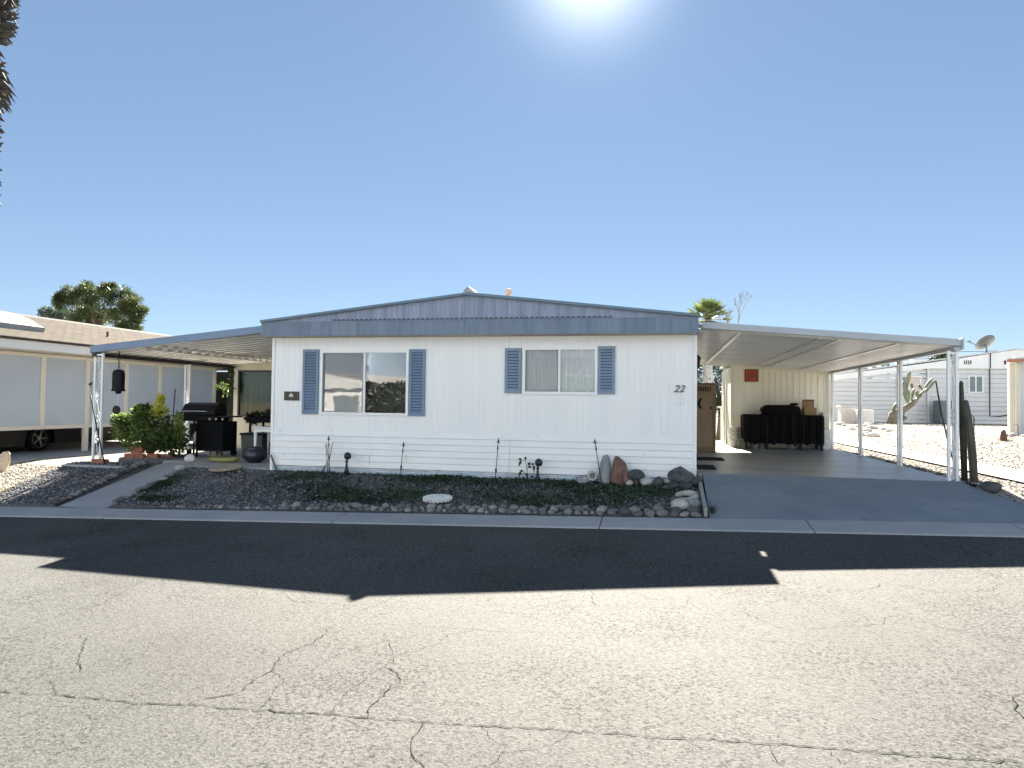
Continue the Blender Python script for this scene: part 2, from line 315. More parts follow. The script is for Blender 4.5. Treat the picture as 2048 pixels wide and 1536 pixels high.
def kerb_run(mb, x0, x1, near=False):
    prof = [(8.60, -.06), (8.60, .010), (8.63, .022), (9.06, .052), (9.13, .05), (9.13, -.06)]
    if near: prof = [(-4.05, -.06), (-4.05, .1), (-4.5, .12), (-4.5, -.06)][::-1]
    n = len(prof); vs = [(x, y, zst(x, y) + z) for x in (x0, x1) for y, z in prof]
    mb.add(vs, [(i, n + i, n + i + 1, i + 1) for i in range(n - 1)] + [tuple(range(n)), tuple(range(2 * n - 1, n - 1, -1))])
m = MB(); js = [-120, -25, -18.4, -14.8, -11.25, -7.72, -4.22, -.72, 1.72, 3.92, 7.4, 10.9, 25, 120]
for a, b in zip(js, js[1:]): kerb_run(m, a + .005, b - .005)
structure(m, 'kerb', concrete, bevel=.008)
m = MB()
for a, b in ((-120, -25), (-25, 25), (25, 120)): kerb_run(m, a, b, True)
structure(m, 'far_kerb', concrete)

# concrete: driveway apron, carport slab, front walk, patio slab, neighbours' walk and drive
m = MB()
A = []; B = []
for k in range(9):
    y = 9.135 + (11.24 - 9.135) * k / 8; t = k / 8
    xl = .60 + .04 * t; xr = 4.62 + (4.22 - 4.62) * min(1, t * 1.1)
    A.append((xl, y, (zst(xl, 9.13) + .048) * (1 - t) + .655 * t)); B.append((xr, y, (zst(xr, 9.13) + .048) * (1 - t) + .655 * t))
m.strip(A[::-1], B[::-1])
m.strip([(p[0], p[1], p[2] - .12) for p in B[::-1]], B[::-1]); m.strip(A, [(p[0], p[1], p[2] - .12) for p in A])
dr = structure(m, 'driveway', drivem)
def dz(x, y): t = (y - 9.135) / 2.105; return (zst(x, 9.13) + .048) * (1 - t) + .655 * t
m = MB(); rc = random.Random(9)
for pts in (((2.62, 9.9), (2.9, 10.05), (3.3, 10.0), (4.2, 10.25)), ((.66, 10.4), (1.1, 10.3), (1.5, 10.45), (1.98, 10.35))):
    A = []; B = []
    for (xa_, ya_), (xb_, yb_) in zip(pts, pts[1:]):
        for k in range(12):
            t = k / 12; x = xa_ + (xb_ - xa_) * t + rc.gauss(0, .008); y = ya_ + (yb_ - ya_) * t + rc.gauss(0, .008); h = rc.uniform(.0004, .0013); dx, dy = xb_ - xa_, yb_ - ya_; l = math.hypot(dx, dy)
            A.append((x - dy / l * h, y + dx / l * h, dz(x, y) + .004)); B.append((x + dy / l * h, y - dx / l * h, dz(x, y) + .004))
    m.strip(B, A)
m.build('surface_cracks', crackm, dr)
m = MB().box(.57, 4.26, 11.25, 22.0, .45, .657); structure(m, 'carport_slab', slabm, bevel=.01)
m = MB(); A = []; B = []
for k in range(8):
    t = k / 7; y = 9.135 + t * (12.0 - 9.135); xl = -8.98 - .32 * t; z = ((zst(-8.6, 9.13) + .05) * (1 - min(1, t * 1.08)) + .488 * min(1, t * 1.08))
    A.append((xl, y, z)); B.append((xl + .82, y, z))
m.strip(A[::-1], B[::-1]); m.strip([(p[0], p[1], p[2] - .1) for p in B[::-1]], B[::-1]); m.strip(A, [(p[0], p[1], p[2] - .1) for p in A])
structure(m, 'front_walk', concrete)
m = MB().prism([(-8.62, 11.28, .38), (-6.76, 11.28, .38), (-6.76, 15.7, .38), (-10.42, 15.7, .38), (-10.42, 13.2, .38), (-9.42, 13.2, .38), (-9.42, 11.98, .38), (-8.62, 11.98, .38)], (0, 0, .12))
structure(m, 'patio_slab', concrete, bevel=.008)
m = MB().box(-10.78, -9.50, 11.0, 11.62, .3, .47); structure(m, 'planter_kerb', concrete, bevel=.015)
m = MB(); A = [(5.05, y, max(ground_z(5.5, y), .3) + .03 if y < 11 else .668) for y in (9.14, 10, 11, 14, 18, 24, 32)]
B = [(5.98, p[1], p[2]) for p in A]; m.strip(A[::-1], B[::-1]); structure(m, 'side_walk', concrete)
m = MB().box(-21.5, -13.55, 11.4, 26, .1, .33); structure(m, 'neighbour_slab', concrete, bevel=.01)

m = MB(); gx = np.linspace(-8.1, .585, 60); gy = np.linspace(9.13, 11.3, 18)
bz = lambda x, y: ground_z(x, y) + .012 + .035 * math.sin(x * 2.1 + 1) * sm(9.2, 9.9, y) * sm(11.3, 10.6, y) + .02 * math.sin(x * 5.3 + y * 4) * sm(9.2, 9.7, y) * sm(11.3, 10.9, y)
m.add([(x + (0 if x > -6.6 else -(y - 9.13) / 2.87 * .32 * min(1, (-6.6 - x) / 1.5)), y, bz(x, y)) for y in gy for x in gx], [(j * 60 + i, j * 60 + i + 1, (j + 1) * 60 + i + 1, (j + 1) * 60 + i) for j in range(17) for i in range(59)])
structure(m, 'garden_bed', bedsoil, smooth=True)
m = MB(); gx = np.linspace(-11.0, -8.985, 14); gy = np.linspace(9.13, 11.9, 18)
m.add([(x - (y - 9.13) / 2.87 * .32 - (0.0 if x > -10 else (12 - y) * -.0), y, ground_z(min(x, -9), y) + (.016 if 0 < i < 13 and j > 0 else -.12)) for j, y in enumerate([9.132] + list(gy[:-1])) for i, x in enumerate([gx[0]] + list(gx[1:-1]) + [gx[-1]])], [(j * 14 + i, j * 14 + i + 1, (j + 1) * 14 + i + 1, (j + 1) * 14 + i) for j in range(17) for i in range(13)])
structure(m, 'side_bed', bedsoil, smooth=True)

def island_mat(name, a, b, c):
    m = mat(name, b, rough=.9, spec=.15); nt = m.node_tree; g = nt.nodes.new('ShaderNodeNewGeometry'); r_ = nt.nodes.new('ShaderNodeValToRGB'); e = r_.color_ramp.elements
    e[0].color = (*a, 1); e[1].color = (*c, 1); k = e.new(.5); k.color = (*b, 1)
    nt.links.new(g.outputs['Random Per Island'], r_.inputs['Fac']); nt.links.new(r_.outputs['Color'], nt.nodes['Principled BSDF'].inputs['Base Color']); return m
# loose gravel: nobody could count it
def pebbles(name, n, pick, smin, smax, material):
    base = np.array([(1, 0, 0), (0, 1, 0), (-1, 0, 0), (0, -1, 0), (0, 0, .8), (0, 0, -.5)], float)
    tri = np.array([(0, 1, 4), (1, 2, 4), (2, 3, 4), (3, 0, 4), (1, 0, 5), (2, 1, 5), (3, 2, 5), (0, 3, 5)])
    Vs = []; Fs = []
    for k in range(n):
        x, y, z = pick(); s = rng.uniform(smin, smax); a = rng.uniform(0, 6.28)
        b = base * (1 + rng.uniform(-.35, .35, (6, 1))) * s * np.array([1, rng.uniform(.6, 1), rng.uniform(.5, .8)])
        c_, s_ = math.cos(a), math.sin(a); b = b @ np.array([[c_, s_, 0], [-s_, c_, 0], [0, 0, 1]])
        Vs.append(b + (x, y, z + s * .25)); Fs.append(tri + 6 * k)
    return tag(big_mesh(name, np.vstack(Vs), np.vstack(Fs), material), kind='stuff')
pebm = island_mat('tan_gravel', (.10, .085, .075), (.42, .385, .345), (.56, .51, .46))
pebg = island_mat('grey_purple_gravel', (.04, .042, .05), (.12, .12, .135), (.29, .29, .315))
def pk_right():
    while True:
        y = 9.3 + 22 * rng.random() ** 2.2; x = rng.uniform(4.3, 9.5 + (y - 9) * .15)
        if 5.0 < x < 6.03 or (x < 4.66 and y < 11): continue
        if x > 8.5 and 20 < y < 28: continue
        return x, y, ground_z(x, y)
pebbles('gravel_right_yard', 24000, pk_right, .010, .030, pebm)
def pk_left():
    y = rng.uniform(9.2, 12.6); x = rng.uniform(-13.6, -10.6); return x, y, ground_z(x, y)
pebbles('gravel_left_yard', 6000, pk_left, .012, .03, pebm)
def pk_bed():
    while True:
        y = rng.uniform(9.25, 11.25); x = rng.uniform(-8.0, .5)
        if x > -5.2 and rng.random() < .5: continue
        x2 = x - ((y - 9.13) * .11 if x < -6.6 else 0); return x2, y, bz(x, y)
pebbles('gravel_garden_bed', 10500, pk_bed, .010, .029, pebg)
def pk_side():
    y = rng.uniform(9.2, 11.5); x = rng.uniform(-10.8, -9.1); return x - (y - 9.13) * .11, y, ground_z(min(x, -9), y) + .016
pebbles('gravel_side_bed', 3600, pk_side, .010, .029, pebg)

# low weeds creeping through the bed
weedm = leafy('weed_green', (.012, .032, .016), (.05, .085, .04), trans=.25, vs=3)
def blades(name, n, pick, h0, h1, material, wd=.35):
    Vs = np.zeros((n * 4, 3)); Fs = np.arange(n * 4).reshape(-1, 4)
    for k in range(n):
        x, y, z = pick(); h = rng.uniform(h0, h1); a = rng.uniform(0, 6.28); t = rng.uniform(.2, 1.1)
        d = np.array([math.cos(a), math.sin(a), 0]); s_ = np.array([-d[1], d[0], 0]) * h * wd * .5; p = np.array([x, y, z])
        u = d * math.sin(t) + np.array([0, 0, math.cos(t)])
        Vs[k * 4:k * 4 + 4] = (p, p + u * h * .55 + s_, p + u * h, p + u * h * .55 - s_)
    return big_mesh(name, Vs, Fs, material)
PATCH = [(-5.0, 10.2, .75, .28), (-3.9, 10.0, .8, .3), (-2.7, 10.75, .9, .3), (-1.9, 9.9, .7, .3), (-.6, 10.1, .8, .4), (-.9, 10.7, .6, .25), (-3.6, 11.0, .6, .18), (-1.6, 11.05, .5, .15), (-5.8, 10.8, .5, .2), (-.1, 10.6, .45, .3), (-7.6, 9.6, .25, .12), (-8.05, 10.3, .15, .3), (-4.6, 9.75, .5, .12)]
def pk_weed():
    while True:
        c = PATCH[rng.integers(len(PATCH))]; x = c[0] + rng.normal() * c[2] * .62; y = c[1] + rng.normal() * c[3] * .7
        if rng.random() < .15: x, y = rng.uniform(-6.5, .4), rng.uniform(9.5, 11.2)
        if 9.3 < y < 11.26 and -8.2 < x < .5: return x, y, bz(x, y) - .004
tag(blades('weeds', 21000, pk_weed, .016, .062, weedm, .5), kind='stuff')
def pk_weed2():
    y = rng.uniform(9.3, 11.4); x = -10.9 - (y - 9.2) * .12 + rng.normal() * .13; return x, y, ground_z(x, y)
tag(blades('weeds_by_neighbour_line', 1500, pk_weed2, .02, .07, leafy('weed_lit', (.10, .13, .03), (.2, .2, .06)), .4), kind='stuff')

# ------------------------------------------------------------------ the mobile home
XL, XR, YF, YB = -6.72, .54, 11.3, 29.0
house = thing('mobile_home', 'white single-storey mobile home with blue fascia, blue shutters and the number 22', 'house', (-3.09, YF, .45))
LW = (-5.785, -4.185, 1.475, 2.56); RW = (-2.205, -1.005, 1.862, 2.60)      # window openings x0,x1,z0,z1
def grooved(mb, x0, x1, z0, z1, y=YF, pitch=.1016):
    P = [(x0, 0)]; g = math.ceil((x0 + .01) / pitch) * pitch
    while g < x1 - .01:
        wide = round(g / pitch) % 12 == 0; k = 1.6 if wide else 1
        P += [(g - .005 * k, 0), (g - .0025, .004 * k), (g + .0025, .004 * k), (g + .005 * k, 0)]; g += pitch
    P.append((x1, 0)); mb.strip([(x, y + d, z0) for x, d in P], [(x, y + d, z1) for x, d in P])
m = MB(); z0, z1 = 1.19, 2.86
grooved(m, XL, LW[0], z0, z1); grooved(m, LW[0], LW[1], z0, LW[2]); grooved(m, LW[0], LW[1], LW[3], z1)
grooved(m, LW[1], RW[0], z0, z1); grooved(m, RW[0], RW[1], z0, RW[2]); grooved(m, RW[0], RW[1], RW[3], z1); grooved(m, RW[1], XR, z0, z1)
for wx in (LW, RW):                                            # reveals
    a, b, c, d = wx; t = .09
    m.box(a - .01, a, YF + .004, YF + t, c, d); m.box(b, b + .01, YF + .004, YF + t, c, d); m.box(a, b, YF + .004, YF + t, c - .01, c); m.box(a, b, YF + .004, YF + t, d, d + .01)
m.box(XL, XL + .05, YF + .012, YB, .40, 2.9); m.box(XR - .05, XR, YF + .012, YB, .40, 2.9); m.box(XL + .051, XR - .051, YB - .05, YB, .40, 2.9)
m.box(XL + .06, XR - .06, YF + 2.2, YF + 2.25, .6, 2.9)                    # inner partition behind the front rooms
m.build('wall', white, house)
m = MB(); zb = .56; n = 6; lap = (1.19 - zb) / n; P = []
for i in range(n): P += [(zb + i * lap, .006), (zb + i * lap + .007, .006), (zb + i * lap + .007, -.016), (zb + i * lap + .012, -.018), (zb + (i + 1) * lap, -.008)]
P.append((1.19, -.003))
for xa, xb in ((XL + .05, -4.86), (-4.855, -2.42), (-2.415, XR - .05)):
    m.strip([(xb, YF + d, z) for z, d in P], [(xa, YF + d, z) for z, d in P])
m.box(XL + .05, XR - .05, YF - .006, YF + .01, 1.19, 1.212)
m.build('lap_siding', whitelap, house)
for xa, xb in ((XL - .004, XL + .05), (XR - .05, XR + .004)): MB().box(xa, xb, YF - .02, YF + .012, .43, 2.80).build('corner_trim', alu, house, bevel=.004)
m = MB(); rr = random.Random(5); P = [(z, d) for z, d in ((.36, -.004), (.44, -.018), (.455, -.001), (.472, -.018), (.487, -.001), (.503, -.018), (.518, -.001), (.535, -.018), (.545, -.001), (.559, -.012))]
xsf = [XL + .05 + i * .16 for i in range(45)] + [XR - .05]
rows = [[(x, YF + d + rr.uniform(-.006, .006), z + rr.uniform(-.006, .006)) for x in xsf] for z, d in P]
for a, b in zip(rows, rows[1:]): m.strip(a, b)
m.build('foundation_strip', mat('dented_foundation_metal', (.45, .52, .58), rough=.35, c2=(.68, .72, .74), vs=6, metal=.2), house)

def slope_z(x): return 3.475 - abs(x + 3.07) * (.405 / 3.66)
m = MB(); edges = [XL - .055, -6.62, -5.86, -4.33, -3.13, -1.62, -.10, .43, XR + .008]
for a, b in zip(edges, edges[1:]):
    m.box(a + .002, b - .002, 11.0, 11.018, 2.80, min(3.045, 9)); m.box(a + .002, b - .002, 10.993, 11.0, 2.80, 2.812); m.box(a + .002, b - .002, 10.995, 11.0, 3.03, 3.045)
m.box(XL - .055, XL - .04, 11.02, 11.9, 2.80, 3.045); m.box(XR - .006, XR + .008, 11.02, 11.3, 2.80, 3.045)
m.box(XL - .04, XR - .01, 11.021, 11.03, 2.81, 3.0)
fas = m.build('fascia', bluem, house)
m = MB(); ge = [XL - .05, -5.5, -4.3, -3.14, -1.9, -.7, XR]
for a, b in zip(ge, ge[1:]):
    poly = [(a + .002, 11.035, 3.045), (b - .002, 11.035, 3.045), (b - .002, 11.035, slope_z(b) - .005)]
    if a < -3.07 < b: poly.append((-3.07, 11.035, slope_z(-3.07) - .005))
    poly.append((a + .002, 11.035, slope_z(a) - .005)); m.prism(poly, (0, .02, 0))
for i in range(28):
    x = a0 = -6.0 + i * .21; h = slope_z(x) - .04
    m.box(x - .006, x + .006, 11.029, 11.036, 3.05, h)                        # standing ribs of the sheet
gab = m.build('gable', gablem, house)
m = MB(); x = -5.45
m.box(x, -.75, 11.028, 11.0345, 3.056, 3.062)
while x < -.75: m.box(x, x + .045, 11.022, 11.034, 3.0625, 3.082); x += .083
m.build('vent_slots', mat('slot_shadow_blue', (.06, .09, .13), rough=.6), gab)
m = MB()
for a, b in ((XL - .06, -3.07), (-3.07, XR + .012)):
    za, zb_ = slope_z(a), slope_z(b); m.prism([(a, 10.965, za - .03), (b, 10.965, zb_ - .03), (b, 10.965, zb_ + .012), (a, 10.965, za + .012)], (0, .06, 0))
m.build('roof_edge', trimblue, house)
m = MB()
for a, b in ((XL - .06, -3.07), (-3.07, XR + .012)):
    za, zb_ = slope_z(a), slope_z(b); m.prism([(a, 11.026, za - .02), (b, 11.026, zb_ - .02), (b, 11.026, zb_ + .008), (a, 11.026, za + .008)], (0, 18.1, 0))
roof = m.build('roof', mat('white_roof_coating', (.62, .62, .6), rough=.7, vs=1), house)
m = MB().prism([(-3.15, 10.98, 3.47), (-2.99, 10.98, 3.47), (-2.995, 10.98, 3.52), (-3.07, 10.98, 3.585), (-3.145, 10.98, 3.52)], (0, 17.5, 0))
m.build('ridge_cap', mat('grey_ridge_cap', (.25, .28, .30), rough=.7, c2=(.42, .44, .45), vs=30), roof)
m = MB().prism([(-3.0, 11.2, 3.47), (-2.78, 11.2, 3.445), (-2.99, 11.2, 3.54)], (0, 10, 0)); m.build('ridge_flashing', alu, roof)
pipe = mat('rusty_flue', (.20, .10, .07), rough=.8, c2=(.40, .33, .29), vs=14)
m = MB().lathe((-2.84, 13.0, 3.38), [(.045, 0), (.045, .36), (.06, .365), (.06, .475), (.045, .48)], 14); m.build('flue_pipe', pipe, roof)
m = MB().box(XL - .05, XR - .012, 11.03, YF - .002, 2.795, 2.807); m.build('soffit', mat('tan_soffit', (.48, .43, .35), rough=.7), house)

def window(parent, w, midx, inset, glass):
    a, b, c, d = w; y0, y1 = YF - .028, YF + .03
    f = MB().box(a - .012, a + .035, y0, y1, c - .012, d + .012); f.box(b - .035, b + .012, y0, y1, c - .012, d + .012)
    f.box(a + .035, b - .035, y0, y1, c - .012, c + .03); f.box(a + .035, b - .035, y0, y1, d - .03, d + .012)
    f.box(midx - .018, midx + .018, y0 + .004, y1, c + .03, d - .03)
    f.box(a - .035, b + .035, y0 + .016, YF - .004, d + .012, d + .035); f.box(a - .03, b + .03, y0 + .018, YF - .004, c - .035, c - .012)
    win = f.build('window', alu, parent, bevel=.003)
    g = MB().box(midx + .02, b - .037, YF - .006, YF - .002, c + .032, d - .032); g.build('pane', glass, win)
    g = MB().box(a + .037, midx - .02, YF + .012, YF + .016, c + .032, d - .032); g.build('pane', glass, win)
    s = MB().box(a + .037, midx - .02, YF - .018, YF - .017, c + .032, d - .032)
    s.build('insect_screen', meshm, win)
    g = MB(); s = .012
    for q in ((a + .037, a + .037 + s, c + .032, d - .032), (midx - .02 - s, midx - .02, c + .032, d - .032), (a + .05, midx - .032, c + .032, c + .032 + s), (a + .05, midx - .032, d - .032 - s, d - .032)):
        g.box(q[0], q[1], YF - .024, YF - .016, q[2], q[3])
    g.build('screen_frame', mat('screen_frame_grey', (.25, .26, .27), rough=.5), win)
    return win
meshm = bpy.data.materials.new('insect_mesh'); meshm.use_nodes = True; _n = meshm.node_tree
_t = _n.nodes.new('ShaderNodeBsdfTransparent'); _mx = _n.nodes.new('ShaderNodeMixShader'); _mx.inputs[0].default_value = .16
_n.nodes['Principled BSDF'].inputs['Base Color'].default_value = (.5, .51, .52, 1); _n.nodes['Principled BSDF'].inputs['Roughness'].default_value = .7
_n.links.new(_t.outputs[0], _mx.inputs[1]); _n.links.new(_n.nodes['Principled BSDF'].outputs[0], _mx.inputs[2]); _n.links.new(_mx.outputs[0], _n.nodes['Material Output'].inputs['Surface'])
wl = window(house, LW, -4.975, True, glass); wr = window(house, RW, -1.61, True, glass_mat('small_window_glass', 1.7, (.96, .97, .97)))
blindm = mat('blind_slat_white', (.86, .86, .83), rough=.4, var=.02)
def blind(parent, a, b, c, d, tilt, pitch=.0245):
    m = MB(); z = d - .05; m.box(a, b, YF + .06, YF + .095, d - .045, d - .005)
    while z > c + .04:
        h = .0125; ct, st = math.cos(tilt) * h, math.sin(tilt) * h; z -= pitch
        m.add([(a, YF + .048 - ct, z - st), (b, YF + .048 - ct, z - st), (b, YF + .048, z + .002), (a, YF + .048, z + .002), (b, YF + .048 + ct, z + st), (a, YF + .048 + ct, z + st)], [(0, 1, 2, 3), (3, 2, 4, 5)])
    m.box(a, b, YF + .036, YF + .06, c + .012, c + .03)
    for xx in (a + .12, b - .12): m.box(xx, xx + .003, YF + .034, YF + .036, c + .02, d - .02)
    m.build('venetian_blind', blindm, parent)
blind(wl, LW[0] + .03, -4.985, LW[2], LW[3], math.radians(58)); blind(wl, -4.965, LW[1] - .03, LW[2], LW[3], math.radians(14), .034)
curt = mat('sheer_curtain', (.84, .85, .85), rough=.8, var=.06, vs=5, stretch=(6, 1, .6))
def curtain(parent, a, b, c, d, y, amp, waves, name='curtain', material=None):
    n = 90; P = []
    for i in range(n + 1):
        t = i / n; P.append((a + (b - a) * t, y + amp * math.sin(t * waves * 6.28 + 1.5 * math.sin(t * 9)) + amp * .5 * math.sin(t * waves * 15)))
    m = MB(); m.strip([(x, q, c) for x, q in P], [(x, q, d) for x, q in P]); m.build(name, material or curt, parent, smooth=True)
curtain(wr, RW[0] + .02, -1.62, RW[2] + .02, RW[3], YF + .06, .016, 9); curtain(wr, -1.60, RW[1] - .02, RW[2] + .02, RW[3], YF + .06, .018, 7)
curtain(wr, RW[0] + .02, RW[1] - .02, RW[3] - .17, RW[3], YF + .035, .01, 16, 'valance')

shutd = mat('shutter_blue_shade', (.06, .11, .19), rough=.6)  # darker blue of the backing paints the shade between the louvres
def shutter(a, b, c, d, mt):
    m = MB().box(a, a + .045, YF - .035, YF - .005, c, d); m.box(b - .045, b, YF - .035, YF - .005, c, d)
    m.box(a + .045, b - .045, YF - .034, YF - .005, c, c + .05); m.box(a + .045, b - .045, YF - .034, YF - .005, d - .05, d)
    n = int((d - c - .1) / .047); h = (d - c - .1) / n
    for i in range(n):
        z = c + .05 + i * h; m.prism([(a + .045, YF - .033, z + h * .05), (a + .045, YF - .029, z + .003 + h * .05), (a + .045, YF - .014, z + h * .72), (a + .045, YF - .018, z + h * .70)], (b - a - .09, 0, 0))
    o = m.build('shutter', mt, house); MB().box(a + .045, b - .045, YF - .012, YF - .006, c + .05, d - .05).build('backing', shutd, o); return o
shutter(-6.122, -5.825, 1.465, 2.592, shutm); shutter(-4.165, -3.88, 1.465, 2.588, shutm)
shutter(-2.51, -2.235, 1.862, 2.602, shutm2); shutter(-.99, -.718, 1.864, 2.625, shutm2)

fc = bpy.data.curves.new('house_number', 'FONT'); fc.body = '22'; fc.size = .155; fc.shear = .35; fc.extrude = .004; fc.space_character = 1.08; fc.offset = .003
fo = bpy.data.objects.new('house_number_curve', fc); col.objects.link(fo); bpy.context.view_layer.update()
nm = bpy.data.meshes.new_from_object(fo.evaluated_get(bpy.context.evaluated_depsgraph_get())); bpy.data.objects.remove(fo)
nm.transform(Matrix.Translation(Vector((.19, YF - .012, 1.905)) - house.location) @ Matrix.Rotation(PI / 2, 4, 'X'))
nm.materials.clear(); nm.materials.append(mat('number_grey', (.13, .155, .185), rough=.5)); no = bpy.data.objects.new('house_number', nm); col.objects.link(no); no.parent = house
# bare screw holes and the ghost of older digits under the number
m = MB(); gm = mat('faded_paint_ghost', (.60, .63, .65), rough=.6)
for x, z, a, b in ((.13, 1.9, .006, .12), (.25, 1.84, .01, .05), (.30, 1.84, .008, .06), (.285, 1.72, .008, .1), (.345, 1.72, .008, .1), (.21, 1.70, .1, .006), (.29, 1.715, .05, .008), (.31, 1.79, .012, .012)): m.box(x, x + a, YF - .003, YF + .001, z, z + b)
m.build('paint_stain', gm, house)

pl = thing('wall_plaque', 'small brown wooden plaque with a pale emblem left of the large window', 'plaque', (-6.33, YF - .03, 1.70))
m = MB(); wood = mat('plaque_wood', (.045, .036, .028), rough=.6, c2=(.09, .072, .055), vs=8, stretch=(1, 1, 8))
for a, b in ((-6.47, -6.415), (-6.412, -6.245), (-6.242, -6.19)): m.box(a, b, YF - .03, YF - .006, 1.70, 1.855)
m.build('board', wood, pl, bevel=.003)
m = MB().prism([(-6.375, YF - .03, 1.765), (-6.29, YF - .03, 1.76), (-6.295, YF - .03, 1.79), (-6.315, YF - .03, 1.825), (-6.325, YF - .03, 1.80), (-6.34, YF - .03, 1.83), (-6.36, YF - .03, 1.80)], (0, -.008, 0))
m.build('emblem', mat('plaque_ivory', (.62, .62, .55), rough=.5), pl)
m = MB(); rr = random.Random(2)
for k in range(14): m.cbox((-6.39 + rr.random() * .12, YF - .033, 1.72 + rr.random() * .03), (.014, .008, .01), rx=rr.random())
m.build('relief', mat('plaque_olive', (.10, .11, .07), rough=.6), pl)
m = MB().tube([(XL - .012, 11.27, .98), (XL - .02, 11.25, .78), (XL - .015, 11.25, .74)], .012, 8); m.tube([(XL + .05, 11.23, .74), (XL + .10, 11.24, .6), (XL + .14, 11.25, .50), (XL + .13, 11.25, .44)], .016, 8)
m.lathe((XL - .012, 11.25, .735), [(.02, 0), (.028, .015), (.02, .03)], 10)
m.build('water_spigot', mat('spigot_brass', (.08, .075, .065), rough=.5), house)

# ------------------------------------------------------------------ ornamental iron posts
def scroll(mb, org, ax, h, w, r=.007):
    """an S of two volutes between two bars: org = bottom centre, ax = unit vector across"""
    o = Vector(org); ax = Vector(ax); P = []
    for i in range(18):
        t = i / 17; a = PI * 2.6 * (1 - t) + PI; q = .012 + .026 * t * w / .11
        P.append((math.cos(a) * q - .012, .05 + math.sin(a) * q))
    x0, z0 = P[-1]
    Q = P + [(x0 + (-2 * x0) * t + .02 * math.sin(t * 6.28), z0 + (h - 2 * z0) * t) for t in (.2, .4, .6, .8)] + [(-x, h - z) for x, z in reversed(P)]
    mb.tube([o + ax * x + Vector((0, 0, z)) for x, z in Q], r, 6)
def iron_post(parent, x, y, zb, zt, axes, wdt, n=4, bar=.042, zb2=None):
    mb = MB().box(x - bar / 2, x + bar / 2, y - bar / 2, y + bar / 2, zb, zt); sc_ = MB()
    for ax in axes:
        ex, ey = x + ax[0] * wdt, y + ax[1] * wdt; b2 = zb2 if zb2 else zb
        mb.box(ex - bar / 2, ex + bar / 2, ey - bar / 2, ey + bar / 2, b2, zt)
        mb.box(min(x, ex) + bar / 2 * abs(ax[0]) - .016 * abs(ax[1]), max(x, ex) - bar / 2 * abs(ax[0]) + .016 * abs(ax[1]), min(y, ey) + bar / 2 * abs(ax[1]) - .016 * abs(ax[0]), max(y, ey) - bar / 2 * abs(ax[1]) + .016 * abs(ax[0]), zt - .05, zt - .015)
        seg = (zt - .06 - b2 - .02) / n; av = Vector((*ax, 0))
        for k in range(n): scroll(sc_, (x + ax[0] * wdt / 2, y + ax[1] * wdt / 2, b2 + .01 + k * seg), av if k % 2 else -av, seg, wdt)
    p = mb.build('post', postw, parent, bevel=.004); sc_.build('scrollwork', postw, p, smooth=True); return p

# ------------------------------------------------------------------ carport awning (right)
cp = thing('carport_awning', 'grey metal carport awning on white ornamental posts over the driveway', 'carport', (4.2, 11.3, .655))
def cz(x): return 2.915 - (x - .56) * (.30 / 3.68)                  # underside height
xa, xb = .615, 4.235; y0, y1 = 11.27, 19.9
m = MB(); P = []; y = y0 + .03; k = 0
while y < y1 - .2:
    P += [(y, 0), (y + .080, 0), (y + .092, -.034), (y + .116, -.034), (y + .128, 0)]; y += .135
m.strip([(xb, a, cz(xb) + d) for a, d in P], [(xa, a, cz(xa) + d) for a, d in P])
m.strip([(xa, a, cz(xa) + d + .03) for a, d in P], [(xb, a, cz(xb) + d + .03) for a, d in P])
m.build('roof_panel', panm, cp)
m = MB().prism([(xa, y0, cz(xa) - .012), (xb, y0, cz(xb) - .012), (xb, y0, cz(xb) + .085), (xa, y0, cz(xa) + .085)], (0, -.03, 0)); m.build('front_fascia', awngrey, cp, bevel=.004)
for ya, yb in ((11.24, 11.70), (11.90, 19.9)): MB().box(.545, .64, ya, yb, cz(.6) + .035, cz(.6) + .045).build('wall_flashing', awngrey, cp)
m = MB().box(xb, xb + .012, y0 - .05, y1, cz(xb) - .05, cz(xb) + .085); m.box(xb - .10, xb, y0 - .02, y1, cz(xb) - .075, cz(xb) - .027); m.box(xb - .012, xb + .016, y0 - .06, y0 + .06, cz(xb) - .06, cz(xb) + .1)
m.build('side_gutter', awngrey, cp, bevel=.003)
m = MB()
for xx in (1.18, 2.35, 2.62, 3.42): m.box(xx - .03, xx + .03, y0 + .05, y1 - .1, cz(xx) - .044, cz(xx) - .035)
m.build('seam_batten', mat('batten_metal', (.52, .50, .45), rough=.3, metal=.1), cp)
m = MB().prism([(xa, y1 - .06, cz(xa) - .06), (xb, y1 - .06, cz(xb) - .06), (xb, y1 - .06, cz(xb) + .06), (xa, y1 - .06, cz(xa) + .06)], (0, .05, 0)); m.build('rear_beam', creamw, cp)
PT = cz(xb) - .076
for i, py in enumerate((11.33, 13.76, 16.31, 18.88)):
    iron_post(cp, 4.195, py, .657, PT, ((0, 1), (-1, 0)) if i == 0 else ((0, 1),), .11 if i == 0 else .15)

